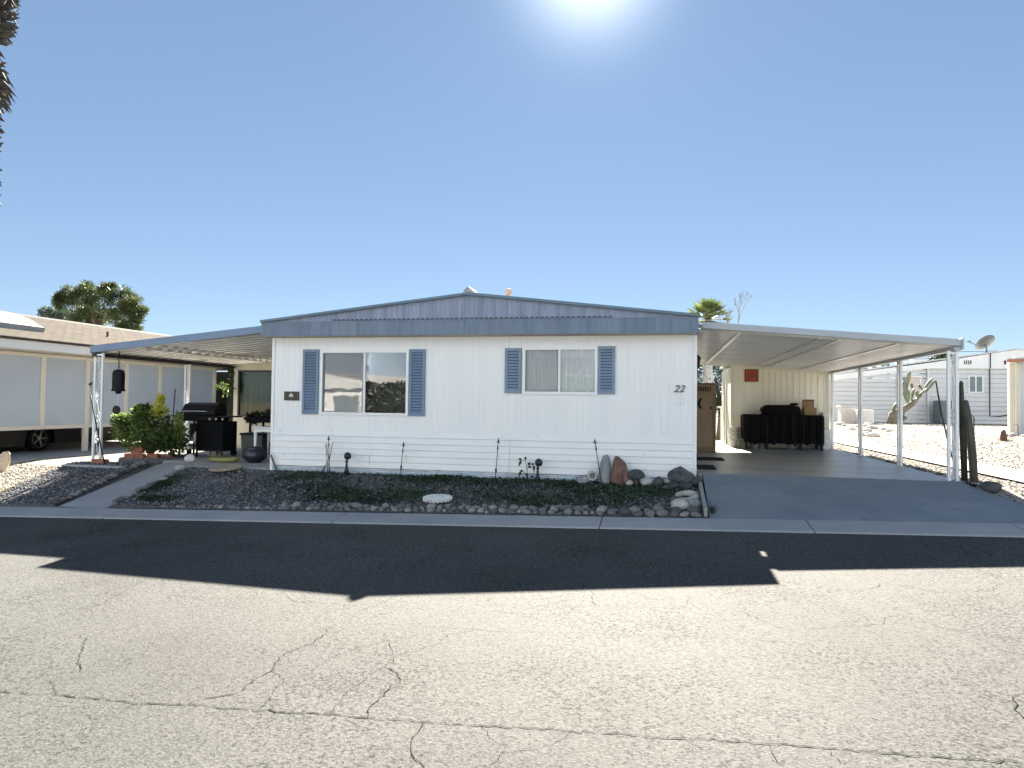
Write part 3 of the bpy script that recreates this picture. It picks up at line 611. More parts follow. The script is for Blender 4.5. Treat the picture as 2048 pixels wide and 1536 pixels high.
# ------------------------------------------------------------------ patio awning (left)
pa = thing('patio_awning', 'blue edged patio awning with white scrollwork posts left of the mobile home', 'awning', (-10.4, 11.3, .5))
def pz(x): return 2.895 + (x + 6.93) * (.335 / 3.51)
xa, xb = -10.44, -6.79; y0, y1 = 11.27, 15.72
m = MB(); P = []; y = y0 + .03
while y < y1 - .05:
    P += [(y, 0), (y + .25, 0), (y + .258, -.02), (y + .272, -.02), (y + .28, 0)]; y += .29
P.append((y1, 0))
m.strip([(xb, a, pz(xb) + d) for a, d in P], [(xa, a, pz(xa) + d) for a, d in P]); m.strip([(xa, a, pz(xa) + .03 + d) for a, d in P], [(xb, a, pz(xb) + .03 + d) for a, d in P])
m.build('roof_panel', panm, pa)
m = MB().prism([(xa, y0, pz(xa) - .015), (xb, y0, pz(xb) - .015), (xb, y0, pz(xb) + .115), (xa, y0, pz(xa) + .115)], (0, -.03, 0)); m.box(xa - .012, xa, y0 - .03, y1, pz(xa) - .03, pz(xa) + .115)
m.build('front_fascia', awnblue, pa, bevel=.004)
m = MB().box(xa + .002, xa + .075, y0 + .005, y1, pz(xa) - .085, pz(xa) - .024); m.build('edge_beam', beamdk, pa)
m = MB()
for xx in (-9.45, -9.1): m.box(xx - .03, xx + .03, y0 + .03, y1 - .05, pz(xx) - .032, pz(xx) - .022)
m.build('seam_batten', mat('batten_metal_patio', (.52, .50, .45), rough=.3, metal=.1), pa)
iron_post(pa, -10.40, 11.33, .47, pz(xa) - .02, ((1, 0),), .16, 5, zb2=.56)
iron_post(pa, -10.40, 13.9, .50, pz(xa) - .085, ((1, 0), (0, 1)), .11, 5)

# room behind the patio
ar = thing('patio_room', 'cream enclosed patio room with a wide dark window at the back of the patio', 'room', (-8.6, 15.75, .5))
m = MB(); yq = 15.75
m.box(-10.42, -10.30, yq, yq + .1, .45, 2.9); m.box(-10.30, -6.75, yq, yq + .1, .45, 1.28); m.box(-10.30, -6.75, yq, yq + .1, 2.43, 3.0); m.box(-10.42, -10.34, yq + .1, 21, .45, 2.6); m.box(-7.2, -6.75, yq, yq + .1, 1.28, 2.43)
m.prism([(-10.5, yq + .1, 2.62), (-6.75, yq + .1, 2.97), (-6.75, yq + .1, 3.02), (-10.5, yq + .1, 2.67)], (0, 5.4, 0)); m.box(-10.34, -6.75, 20.95, 21, .45, 2.6); m.box(-10.34, -6.75, yq + .9, yq + .93, .5, 2.6)
m.build('wall', cream, ar)
f = MB().box(-10.30, -10.26, yq - .015, yq + .05, 1.28, 2.43); f.box(-10.26, -7.2, yq - .015, yq + .05, 2.39, 2.43); f.box(-10.26, -7.2, yq - .015, yq + .05, 1.28, 1.32); f.box(-9.0, -8.95, yq - .01, yq + .05, 1.32, 2.39)
wn = f.build('window', mat('bronze_frame', (.05, .045, .035), rough=.5), ar)
MB().box(-10.26, -9.0, yq + .02, yq + .025, 1.32, 2.39).build('pane', glass_mat('tinted_pane', 1.5, (.62, .66, .55)), wn)
MB().box(-8.95, -7.2, yq + .02, yq + .025, 1.32, 2.39).build('pane', bpy.data.materials['tinted_pane'], wn)
m = MB(); vb = mat('vertical_blind', (.30, .31, .22), rough=.7, rnd=0, var=.3, vs=3, stretch=(9, 1, .2)); x = -10.22
while x < -7.25:
    m.cbox((x, yq + .16, 1.86), (.085, .004, 1.06), rz=.5 if x < -9.7 else .9); x += .10
m.build('vertical_blinds', vb, wn)

# ------------------------------------------------------------------ things in the garden bed
def rock_mesh(name, material, seed, n=2, rough=.18, sq=(1, 1, 1), flat=False):
    import bmesh
    bm = bmesh.new(); bmesh.ops.create_icosphere(bm, subdivisions=n, radius=1); r = random.Random(seed)
    ph = [[r.uniform(0, 6.28) for _ in range(3)] + [Vector((r.gauss(0, 1), r.gauss(0, 1), r.gauss(0, 1))).normalized() * r.uniform(1, 3.5)] for _ in range(6)]
    cuts = [(Vector((r.gauss(0, 1), r.gauss(0, 1), r.gauss(0, .7))).normalized(), r.uniform(.62, .9)) for _ in range(7 if flat else 3)]
    for v in bm.verts:
        d = v.co.copy(); k = 1 + sum(math.sin(d.dot(p[3]) * 1.3 + p[0]) for p in ph) * rough / 3
        q = d * k
        for nn, h in cuts:
            e = q.dot(nn)
            if e > h: q -= nn * (e - h) * (.9 if flat else .7)
        v.co = Vector((q.x * sq[0], q.y * sq[1], q.z * sq[2]))
    me = bpy.data.meshes.new(name); bm.to_mesh(me); bm.free(); me.materials.append(material)
    me.polygons.foreach_set('use_smooth', [not flat] * len(me.polygons)); return me
def rock(name, me, loc, rot, label, cat='rock', group=None, scale=(1, 1, 1)):
    o = bpy.data.objects.new(name, me); col.objects.link(o); o.location = loc; o.rotation_euler = rot; o.scale = scale
    return tag(o, label, cat, group)

river = mat('river_stone', (.10, .10, .10), rough=.8, c2=(.24, .235, .225), vs=3.5, rnd=.6, bump=.3, bs=14, bd=.03)
RM = [rock_mesh('border_stone', river, 20 + i, 2, .2, (1, .78, .62)) for i in range(7)]
rs = random.Random(12); cnt = 0
for row, (y0_, smin, smax, xl, p) in enumerate(((9.21, .042, .082, -7.25, 1), (9.32, .045, .10, -5.7, .95), (9.45, .045, .09, -3.4, .6))):
    x = xl
    while x < .42:
        big = 1.0 + .35 * sm(-2.2, 0, x); s = rs.uniform(smin, smax) * big * .86
        if x < -5.2: s *= .72
        x += s * (.95 if row < 2 else 1.5)
        if rs.random() < p and x < .46:
            y = y0_ + rs.uniform(-.02, .03) + (.02 if row else 0); z = ground_z(x, y) + s * .35
            rock('border_stone', RM[rs.randrange(7)], (x, y, z), (rs.uniform(-.3, .3), rs.uniform(-.3, .3), rs.uniform(0, 6.28)), 'rounded grey river stone in the low border between the garden bed and the kerb', 'stone', 'river stones edging the garden bed', (s, s, s)); cnt += 1
        x += s * rs.uniform(.75, 1.1)
for side, xo, n_ in ((0, -8.06, 17), (1, -9.08, 20)):                   # small stones along both edges of the front walk
    for i in range(n_):
        t = (i + .5) / n_; y = 9.2 + t * (2.0 if side == 0 else 2.3); s = rs.uniform(.045, .08); x = xo - .32 * (y - 9.13) / 2.87 + rs.uniform(-.02, .02)
        rock('path_stone', RM[rs.randrange(7)], (x, y, ground_z(x, y) + .02 + s * .3), (0, rs.uniform(-.2, .2), rs.uniform(0, 6.28)), 'small dark stone lining the bed side of the front walk' if side == 0 else 'small dark stone lining the far left side of the front walk', 'stone', 'stones lining the front walk', (s, s, s))

darkrock = mat('dark_rock', (.035, .04, .042), rough=.85, c2=(.09, .095, .10), vs=4, bump=.8, bs=9, bd=.08)
greyrock = mat('grey_rock', (.17, .19, .2), rough=.8, c2=(.32, .35, .36), vs=4, stretch=(3, 3, .7), bump=.6, bs=9, bd=.06)
redrock = mat('rusty_rock', (.085, .04, .03), rough=.8, c2=(.24, .15, .125), vs=3, bump=.7, bs=8, bd=.06, speck=(2.2, .60, (.17, .055, .018), .8))
palerock = mat('pale_rock', (.30, .295, .275), rough=.8, c2=(.50, .485, .44), vs=4, bump=.5, bs=9, bd=.05)
rock('standing_stone', rock_mesh('standing_stone', greyrock, 3, 3, .22, (.10, .075, .26), True), (-.845, 11.1, .64), (0, .05, .3), 'tall pointed grey stone standing against the siding beside a leaning iron stake')
rock('standing_stone', rock_mesh('standing_stone', redrock, 12, 3, .26, (.14, .09, .30), True), (-.63, 11.1, .66), (0, -.04, .2), 'tallest standing stone, rusty brown with an orange patch')
rock('stone_slab', rock_mesh('stone_slab', redrock, 14, 3, .10, (.075, .06, .13), True), (-.51, 11.05, .56), (0, -.2, .1), 'small reddish slab leaning against the foot of the rusty standing stone')
ms = MB().lathe((-.37, 11.06, .47), [(.055, 0), (.05, .07), (.045, .12)], 14)
md = thing('stone_mushroom', 'dark stone mushroom with a wide domed cap in the garden bed', 'garden ornament', (-.37, 11.06, .47))
ms.build('stem', darkrock, md, smooth=True); MB().lathe((-.37, 11.06, .575), [(.13, 0), (.145, .02), (.125, .075), (.08, .115), (.03, .13)], 20).build('cap', darkrock, md, smooth=True)
rock('pale_rock', rock_mesh('pale_rock', palerock, 21, 2, .15, (.11, .08, .075), True), (-.21, 11.0, .53), (0, 0, .3), 'pale angular rock just right of the stone mushroom')
rock('pale_rock', rock_mesh('pale_rock', palerock, 22, 2, .15, (.06, .05, .045), True), (-.46, 10.98, .50), (0, 0, .3), 'small pale rock tucked under the left rim of the stone mushroom')
rock('dark_rock', rock_mesh('dark_rock', darkrock, 23, 2, .2, (.10, .08, .085), True), (-.03, 11.02, .53), (0, 0, .5), 'low dark brown rock between the pale rock and the large rock pile')
rock('pale_rock', rock_mesh('pale_rock', palerock, 25, 2, .15, (.07, .05, .045), True), (.10, 11.08, .54), (0, .3, .3), 'whitish rock wedged against the left side of the large dark boulder')
rock('boulder', rock_mesh('boulder', mat('charcoal_rock', (.05, .058, .065), rough=.85, c2=(.12, .13, .14), vs=4, bump=.9, bs=8, bd=.1), 35, 3, .5, (.23, .14, .13), True), (.31, 10.98, .64), (0, .03, 0), 'large charcoal grey boulder at the corner of the mobile home', 'boulder')
for q, (x, y, z, s, lb) in enumerate(((.20, 10.85, .47, .10, 'black rock under the left end of the large boulder'), (.37, 10.80, .46, .12, 'black rock under the middle of the large boulder'), (.50, 10.95, .56, .10, 'black rock under the right end of the large boulder'), (.08, 10.75, .46, .085, 'black rock lying in front of the low dark brown rock'))):
    rock('dark_rock', rock_mesh('dark_rock', darkrock, 40 + q, 2, .25, (s * 1.2, s, s * .85), True), (x, y, z), (0, 0, q), lb)
rg = MB(); R_ = .13; PTS = []
for i in range(25):
    a = i / 24 * 6.28 * .93 + .5; PTS.append((.36 + math.cos(a) * R_ * (1 + .12 * math.sin(3 * a)), 10.12 + math.sin(a) * R_ * .8, .43 + .035 * math.sin(a)))
rg.tube(PTS, [.028 + .026 * (.5 + .5 * math.sin(i * .27 + 1.5)) for i in range(25)], 9)
one(rg, 'ring_stone', palerock, 'pale stone ring with a hollow middle lying by the wooden edging', 'rock', (.36, 10.12, .4), smooth=True)
for q, (x, y, s, lb) in enumerate(((.25, 9.52, .125, 'large pale boulder near the front end of the wooden edging'), (.42, 9.66, .12, 'bluish grey boulder beside the wooden edging'), (.20, 9.85, .10, 'mossy grey rock behind the large pale boulder'))):
    rock('bed_rock', rock_mesh('bed_rock', (palerock, greyrock, river)[q], 50 + q, 2, .2, (s * 1.1, s * .9, s * .85)), (x, y, ground_z(x, y) + s * .5), (0, 0, q * 1.3), lb)
rock('grey_rock', rock_mesh('grey_rock', greyrock, 61, 2, .2, (.13, .09, .07)), (-1.18, 11.1, .5), (0, 0, 0), 'low grey rock behind the weeds left of the pale geode')
gd = thing('geode', 'split grey geode with a white rimmed hollow face beside the pointed grey stone', 'geode', (-1.04, 11.05, .5))
mm = Matrix.Rotation(PI / 2 - .3, 4, 'X')
MB().lathe((-1.04, 11.08, .58), [(.02, -.09), (.07, -.06), (.085, -.01), (.085, .02)], 16, mm).build('shell', greyrock, gd, smooth=True)
MB().lathe((-1.04, 11.08, .58), [(.085, .02), (.08, .03), (.05, .028), (.04, .0), (.015, -.02)], 16, mm).build('crystal_rim', palerock, gd, smooth=True)
m = MB().prism([(.545, 9.2, .18), (.585, 9.2, .18), (.60, 11.2, .36), (.56, 11.2, .36)], (0, 0, .01)); m = MB()
m.add([(.535, 9.18, .2), (.58, 9.18, .2), (.605, 11.2, .42), (.56, 11.2, .42), (.535, 9.18, .415), (.58, 9.18, .415), (.605, 11.2, .60), (.56, 11.2, .60)], [(0, 3, 2, 1), (4, 5, 6, 7), (0, 1, 5, 4), (1, 2, 6, 5), (2, 3, 7, 6), (3, 0, 4, 7)])
one(m, 'edging_board', mat('grey_timber', (.20, .21, .2), rough=.9, c2=(.36, .36, .34), vs=5, stretch=(8, .6, 8), bump=.4, bs=30, bd=.01), 'weathered grey timber board edging the bed beside the driveway', 'edging', (.57, 9.2, .2), bevel=.005)
m = MB(); r = random.Random(8)
for k in range(30):
    x = .62 + r.random() * .06; y = 9.28 + r.random() * .25; h = r.uniform(.05, .13); z = ground_z(.5, y) + .02; d = r.uniform(-.05, .09)
    m.add([(x, y, z), (x + .012, y, z), (x + d, y - .02, z + h)], [(0, 1, 2)])
one(m, 'weed_clump', weedm, 'small green weed clump at the driveway side of the wooden edging', 'weed', (.65, 9.35, .3))
# scalloped white disc
n = 88; m = MB(); vs = []
for ring, (rad, z) in enumerate(((.0, .055), (.05, .055), (.07, .045), (.12, .05), (.15, .042), (.195, .038), (.195, 0))):
    for k in range(n):
        a = 2 * PI * k / n; rr_ = rad + (.018 * (1 if (k // 2) % 2 else -1) if ring >= 5 else 0) + (.008 * math.sin(a * 11) if ring == 3 else 0); vs.append(Vector((rr_ * math.cos(a), rr_ * math.sin(a), z + (.008 * math.sin(a * 22) if ring == 4 else 0))))
mt = Matrix.Translation((-3.12, 9.70, .305)) @ Matrix.Rotation(.10, 4, 'X')
m.add([mt @ v for v in vs], [(i * n + k, i * n + (k + 1) % n, (i + 1) * n + (k + 1) % n, (i + 1) * n + k) for i in range(6) for k in range(n)])
one(m, 'garden_disc', mat('white_cast_stone', (.60, .60, .55), rough=.8, c2=(.78, .78, .73), vs=20, bump=.5, bs=60, bd=.01), 'white round garden stone with a toothed sun like rim lying in the weeds', 'stepping stone', (-3.12, 9.7, .3))

# iron stakes, globes, seedling
def stake(x0, x1, ztop, label, low=None):
    """thin stake from (x0) at the ground to (x1) at the top, spearhead finial with two side leaves"""
    y = 11.06; zb = .44; t = thing('garden_stake', label, 'garden stake', (x0, y, zb), 'iron finial stakes along the white siding')
    p0, p1 = Vector((x0, y, zb - .03)), Vector((x1, y, ztop - .085)); d = (p1 - p0).normalized()
    m = MB().tube([p0, p1], .0065, 6); m.lathe(p0 + d * (.20 if low else .03), [(.006, -.03), (.018, -.015), (.012, 0), (.02, .02), (.006, .045)], 8); m.build('rod', ironm, t, smooth=True)
    m = MB().tube([p1, p1 + d * .03, p1 + d * .06, p1 + d * .085], [.007, .016, .009, .001], 8); m.tube([p1 + d * .012 + Vector((-.036, 0, .002)), p1 + d * .012 + Vector((0, 0, 0)), p1 + d * .012 + Vector((.036, 0, .002))], [.003, .008, .003], 6)
    m.lathe(p1 - d * .08, [(.006, -.03), (.014, 0), (.006, .04)], 8); m.build('finial', ironm, t, smooth=True)
stake(-5.47, -5.50, 1.115, 'straight black iron stake among the crossed thin rods left of the first globe ornament')
stake(-4.215, -4.165, 1.045, 'shortest iron stake, standing alone below the right edge of the large window', True)
stake(-2.60, -2.555, 1.14, 'iron stake leaning slightly right, below the left shutter of the small window', True)
stake(-.89, -1.0, 1.165, 'iron stake leaning left against the pointed grey standing stone')
m = MB()
for a, b in (((-5.44, .44), (-5.555, .985)), ((-5.52, .44), (-5.44, 1.0)), ((-5.48, .44), (-5.57, .95)), ((-5.62, .43), (-5.53, .70)), ((-5.60, .43), (-5.52, .66)), ((-5.64, .42), (-5.58, .6))): m.tube([(a[0], 11.04, a[1]), (b[0], 11.09, b[1])], .006, 6)
one(m, 'rod_bundle', ironm, 'crossed thin black rods stuck in the ground left of the first globe ornament', 'rods', (-5.5, 11.05, .44))
def globe(x, y, zb, h, label, legs):
    t = thing('globe_ornament', label, 'garden ornament', (x, y, zb), 'dark globe ornaments by the siding'); dk = mat('globe_iron', (.012, .028, .03), rough=.45, var=.3)
    MB().lathe((x, y, zb + h - .13), [(.01, 0), (.045, .01), (.062, .045), (.062, .07), (.045, .108), (.012, .125)], 20).build('globe', dk, t, smooth=True)
    MB().lathe((x - .015, y, zb + h - .36), [(.045, 0), (.03, .07), (.022, .12), (.016, .17), (.026, .20), (.012, .235)], 14).build('stem', dk, t, smooth=True)
    m = MB()
    for dx, dy in ((-.10, 0), (.07, .03), (-.02, -.07)): m.tube([(x - .015, y, zb + h - .35), (x + dx * .7, y + dy, zb + h - .40), (x + dx, y + dy, zb)], .011, 6)
    m.build('leg', dk, t, smooth=True)
globe(-5.16, 11.08, .43, .415, 'dark globe on a short stem with legs below the left half of the large window', True)
globe(-1.895, 11.08, .44, .39, 'dark globe on a flared stem just right of the leafy seedling', False)
t = thing('seedling', 'spindly dark leafed seedling below the small window', 'plant', (-2.07, 11.0, .44))
sx, sy = -2.07, 11.0; stem = [(sx, sy, .42), (sx + .005, sy, .6), (sx, sy, .7), (sx - .03, sy, .79), (sx - .09, sy, .80)]
m = MB().tube(stem, [.007, .006, .005, .004, .003], 6); m.tube([(sx, sy, .66), (sx + .05, sy, .73), (sx + .11, sy, .735)], .0035, 5); m.tube([(sx, sy, .56), (sx - .05, sy, .62), (sx - .1, sy, .63)], .0035, 5); m.tube([(sx, sy, .50), (sx + .06, sy, .54), (sx + .12, sy, .54)], .0035, 5); m.tube([(sx, sy, .48), (sx - .07, sy, .52), (sx - .15, sy, .50)], .0035, 5)
m.build('stem', ironm, t, smooth=True)
def leaf(mb, p, d, L_, w):
    p = Vector(p); d = Vector(d).normalized(); s_ = d.cross(Vector((0, 1, .2))).normalized() * w; u = d.cross(s_).normalized() * .012
    mb.add([p, p + d * L_ * .35 + s_, p + d * L_, p + d * L_ * .35 - s_, p + d * L_ * .4 + u], [(0, 1, 4), (1, 2, 4), (2, 3, 4), (3, 0, 4)])
m = MB()
for p, d, L_ in (((-2.16, 11, .80), (-.4, -.2, -1), .12), ((-2.15, 11, .805), (-1, -.2, .2), .07), ((-2.10, 11, .80), (.2, -.2, .8), .07), ((-2.06, 11, .72), (.4, -.3, .4), .10), ((-2.06, 11, .70), (.9, -.3, -.1), .09), ((-1.96, 11, .735), (.1, -.2, -1), .14), ((-2.0, 11, .73), (.5, -.2, .3), .06), ((-2.17, 11, .63), (-.2, -.3, -1), .12), ((-2.13, 11, .62), (-.9, -.2, .3), .06), ((-2.07, 11, .60), (.1, -.2, -1), .1), ((-1.95, 11, .54), (.8, -.2, -.7), .09), ((-2.22, 11, .50), (-.9, -.2, -.5), .1), ((-2.0, 11, .53), (.5, -.4, .4), .07), ((-2.1, 11, .5), (-.3, -.4, .5), .07)): leaf(m, p, d, L_, .024)
m.build('leaves', leafy('seedling_leaf', (.012, .028, .015), (.03, .055, .025), .2), t)

# ------------------------------------------------------------------ planter by the awning post
bushg = leafy('bush_green', (.02, .05, .014), (.13, .19, .05), .5, vs=14); bushy = leafy('bush_backlit_yellow', (.50, .52, .06), (.75, .72, .16), .55, vs=12)
t = thing('backlit_bush', 'bushy green shrub with backlit yellow tips in a ring of bricks by the patio', 'shrub', (-10.05, 12.45, .5))
def leaf_cloud(n, pick, lmin, lmax, wd=.42, up=.25):
    Vs = np.zeros((n * 4, 3)); Fs = np.arange(n * 4).reshape(-1, 4)
    for k in range(n):
        p, out = pick(); d = np.array(out) + rng.normal(0, .75, 3) + (0, 0, up); d /= np.linalg.norm(d) + 1e-9; L_ = rng.uniform(lmin, lmax)
        s_ = np.cross(d, rng.normal(0, 1, 3)); s_ /= np.linalg.norm(s_) + 1e-9; s_ *= L_ * wd * .5
        Vs[k * 4:k * 4 + 4] = (p, p + d * L_ * .45 + s_, p + d * L_, p + d * L_ * .45 - s_)
    return Vs, Fs
BL = [(-10.1, 12.45, 1.0, .62, .5, .36), (-10.5, 12.4, 1.02, .34, .35, .22), (-9.66, 12.5, .96, .36, .35, .28), (-10.1, 12.4, 1.28, .42, .35, .18), (-10.62, 12.35, 1.22, .22, .2, .14), (-9.58, 12.45, .80, .28, .3, .2), (-10.0, 12.3, .80, .5, .4, .15), (-10.22, 12.4, 1.42, .16, .15, .14)]
def pk(bl, shell=.5):
    def f():
        b = bl[rng.integers(len(bl))]; d = rng.normal(0, 1, 3); d /= np.linalg.norm(d); r_ = rng.random() ** shell
        return np.array([b[0] + d[0] * b[3] * r_, b[1] + d[1] * b[4] * r_, b[2] + d[2] * b[5] * r_]), d
    return f
big_mesh('foliage', *(lambda a: (a[0] - np.array([-10.05, 12.45, .5]), a[1]))(leaf_cloud(4600, pk(BL), .04, .135)), bushg, t)
YT = [(-9.86, 12.4, 1.46, .15, .12, .15), (-9.86, 12.4, 1.42, .13, .12, .13), (-9.84, 12.4, 1.68, .045, .04, .09)]  # tip clusters: sun through the leaves is put into a yellower leaf colour
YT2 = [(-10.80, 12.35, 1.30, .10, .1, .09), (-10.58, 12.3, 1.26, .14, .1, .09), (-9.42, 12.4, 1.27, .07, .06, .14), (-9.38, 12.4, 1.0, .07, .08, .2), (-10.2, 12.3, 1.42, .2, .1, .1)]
big_mesh('foliage', *(lambda a: (a[0] - np.array([-10.05, 12.45, .5]), a[1]))(leaf_cloud(650, pk(YT2), .05, .10)), leafy('bush_backlit_green', (.10, .16, .03), (.34, .40, .12), .5, vs=14), t)  # backlight on these tips is put into a paler green
big_mesh('backlit_tips', *(lambda a: (a[0] - np.array([-10.05, 12.45, .5]), a[1]))(leaf_cloud(420, pk(YT), .06, .11)), bushy, t)
m = MB(); r = random.Random(4)
for k in range(16):
    a = r.uniform(0, 6.28); q = r.uniform(.2, .55); m.tube([(-10.05, 12.45, .45), (-10.05 + math.cos(a) * q * .4, 12.45 + math.sin(a) * q * .3, .8), (-10.05 + math.cos(a) * q, 12.45 + math.sin(a) * q * .7, r.uniform(1.0, 1.4))], [.016, .011, .004], 5)
m.tube([(-9.86, 12.4, .9), (-9.85, 12.4, 1.65)], .006, 5); m.build('stems', bark, t)
MB().tube([(-9.78, 12.5, .5), (-9.74, 12.55, 1.86)], .011, 6)
one(MB().tube([(-9.74, 12.6, .5), (-9.66, 12.6, 1.9)], .011, 6), 'support_cane', ironm, 'dark thin cane rising out of the backlit shrub', 'cane', (-9.74, 12.6, .5))
def brick(x, y, z, rz, label, d=(.20, .095, .065)):
    one(MB().cbox((x, y, z + d[2] / 2), d, rz), 'brick', brickm, label, 'brick', (x, y, z), 'bricks around the planter', bevel=.006)
brick(-10.18, 12.02, .50, .05, 'front left terracotta brick under the backlit shrub', (.2, .1, .12)); brick(-9.97, 12.03, .50, -.03, 'front middle terracotta brick under the backlit shrub', (.19, .1, .12))
brick(-10.08, 12.10, .622, .1, 'single terracotta brick stacked on the front two under the shrub', (.24, .1, .12)); brick(-9.75, 12.12, .50, .2, 'dark terracotta brick at the front right of the shrub', (.2, .1, .12)); brick(-9.60, 12.32, .50, .6, 'terracotta brick at the far right of the shrub ring', (.2, .1, .1))
brick(-10.36, 12.2, .5, -.5, 'terracotta brick at the left rear of the shrub ring', (.2, .1, .1))
brick(-10.24, 11.33, .47, 0, 'reddish brick under the right leg of the corner awning post', (.27, .14, .085))
m = MB(); k = 24
m.lathe((-9.98, 12.5, .3), [(.72, 0), (.66, .22), (.45, .25)], k); structure(m, 'planter_soil', bedsoil, smooth=True)
one(MB().tube([(-10.37, 11.2, 1.74), (-10.34, 11.2, 1.6), (-10.18, 11.22, .95), (-10.06, 11.24, .47)], [.012, .009, .011, .014], 8), 'leaning_pole', ironm, 'thin dark pole leaning against the corner awning post', 'pole', (-10.06, 11.24, .47), smooth=True)
# bell chime
t = thing('bell_chime', 'black bell wind chime with a round wind catcher hanging from the awning edge', 'wind chime', (-10.04, 11.5, 2.5))
cx, cy = -10.04, 11.5; dkm = mat('chime_metal', (.008, .010, .010), rough=.55, var=.2, spec=.2)
MB().lathe((cx, cy, 1.83), [(.118, 0), (.122, .015), (.108, .04), (.108, .32), (.10, .37), (.07, .405), (.02, .415)], 24).build('bell', dkm, t, smooth=True)
MB().lathe((cx, cy, 1.78), [(.03, 0), (.055, .02), (.055, .06), (.03, .08)], 14).build('clapper', dkm, t, smooth=True)
m = MB().tube([(cx - .03, cy, 2.24), (cx + .02, cy, 2.38), (cx - .015, cy, 2.44), (cx, cy, 2.6)], .006, 6); m.tube([(cx + .03, cy, 2.24), (cx - .02, cy, 2.38), (cx + .02, cy, 2.44), (cx, cy, 2.6)], .006, 6); m.build('hanger', dkm, t)
MB().tube([(cx, cy, 1.78), (cx - .02, cy, 1.54)], .003, 5).build('cord', postw, t)
MB().lathe((cx - .03, cy, 1.475), [(.0, -.006), (.085, -.006), (.085, .006), (.0, .006)], 28, Matrix.Rotation(PI / 2, 4, 'X')).build('wind_catcher', dkm, t)
m = MB().tube([(-10.43, 11.3, 1.99), (-10.45, 11.28, 1.98), (-10.455, 11.27, 1.93), (-10.44, 11.28, 1.90)], .012, 6); m.cbox((-10.45, 11.27, 1.955), (.05, .03, .03)); one(m, 'hose_hook', blackm, 'small black hook on the corner awning post', 'hook', (-10.44, 11.28, 1.9))

# ------------------------------------------------------------------ patio things
g = thing('gas_grill', 'black gas grill with domed hood and side cabinet on the patio', 'grill', (-9.4, 13.3, .5)); gy0, gy1 = 13.05, 13.55
m = MB().prism([(-9.9, gy0, 1.36), (-9.9, gy0 + .03, 1.45), (-9.9, gy0 + .15, 1.59), (-9.9, gy0 + .28, 1.63), (-9.9, gy1 - .05, 1.58), (-9.9, gy1, 1.36)], (.82, 0, 0)); m.build('hood', blackm, g, bevel=.04, seg=3)
MB().box(-9.92, -9.06, gy0 - .02, gy1 + .02, 1.24, 1.355).build('firebox', blackm, g, bevel=.02)
MB().box(-10.1, -9.93, gy0, gy1, 1.335, 1.36).build('side_shelf', blackm, g, bevel=.005); MB().box(-9.05, -8.74, gy0, gy1, 1.325, 1.355).build('side_shelf', blackm, g, bevel=.005)
MB().tube([(-9.8, gy0 - .06, 1.45), (-9.2, gy0 - .06, 1.45)], .013, 8).build('handle', mat('grill_chrome', (.4, .4, .4), rough=.25, metal=1), g, smooth=True)
m = MB()
for x in (-9.15, -9.0, -8.85): m.lathe((x, gy0 - .03, 1.29), [(.022, -.012), (.024, .012)], 12, Matrix.Rotation(PI / 2, 4, 'X'))
m.build('control_knobs', mat('knob_grey', (.35, .35, .35), rough=.4), g)
MB().box(-9.44, -8.86, gy0, gy1, .62, 1.24).build('cabinet', blackr, g, bevel=.006)
for x in (-9.88, -9.47):
    for y in (gy0 + .02, gy1 - .02): MB().box(x - .016, x + .016, y - .016, y + .016, .5, 1.25).build('leg', blackm, g)
MB().box(-9.88, -9.47, gy0, gy1, .72, .735).build('bottom_rack', blackm, g)
for y in (gy0, gy1):
    MB().lathe((-8.93, y, .57), [(.07, -.025), (.07, .025)], 18, Matrix.Rotation(PI / 2, 4, 'X')).build('wheel', blackr, g)
one(MB().lathe((-9.6, 13.3, .735), [(.06, 0), (.10, .02), (.10, .22), (.07, .27), (.03, .29), (.03, .33)], 18), 'gas_bottle', alu, 'white gas bottle on the rack under the black gas grill', 'gas bottle', (-9.6, 13.3, .735), smooth=True)
m = MB().box(-9.76, -9.66, 13.1, 13.2, .5, .515); m.lathe((-9.71, 13.15, .515), [(.05, 0), (.05, .12), (.045, .13)], 14); one(m, 'small_can', blackm, 'small black can on the sunlit floor under the grill rack', 'can', (-9.71, 13.15, .5), smooth=True)
rock('garden_figure', rock_mesh('garden_figure', mat('white_ceramic', (.62, .60, .56), rough=.5, var=.12, vs=14), 71, 3, .22, (.10, .08, .085)), (-8.80, 11.95, .56), (0, .2, .3), 'lumpy white rabbit shaped ornament sitting at the corner of the patio slab', 'ornament')
m = MB(); yg = mat('yellow_green_glaze', (.20, .19, .05), rough=.45, c2=(.32, .30, .10), vs=4)
t = thing('planter_dish', 'low yellow green dish with dry blades on the patio slab', 'planter', (-8.32, 12.3, .5))
MB().lathe((0, 0, 0), [(.16, 0), (.23, .03), (.27, .09), (.25, .085), (.15, .04)], 20, Matrix.Translation((-8.18, 12.1, .5)) @ Matrix.Diagonal((1.25, .7, 1, 1))).build('dish', yg, t, smooth=True)
for k in range(14):
    a = random.uniform(-1, 1); x = -8.35 + random.uniform(-.1, .15); m.tube([(x, 12.2, .53), (x + a * .1, 12.15, .62), (x + a * .3, 12.1, .68 + random.random() * .06)], [.008, .006, .002], 4)
m.build('dry_blades', mat('dry_blade', (.2, .19, .12), rough=.8), t)
one(MB().lathe((-7.62, 12.25, .5), [(.11, 0), (.19, .06), (.21, .15), (.18, .24), (.14, .28), (.15, .30), (.12, .3), (.11, .2)], 22), 'round_pot', mat('navy_glaze', (.012, .016, .028), rough=.3), 'round dark navy pot standing on the patio slab', 'pot', (-7.62, 12.25, .5), smooth=True)
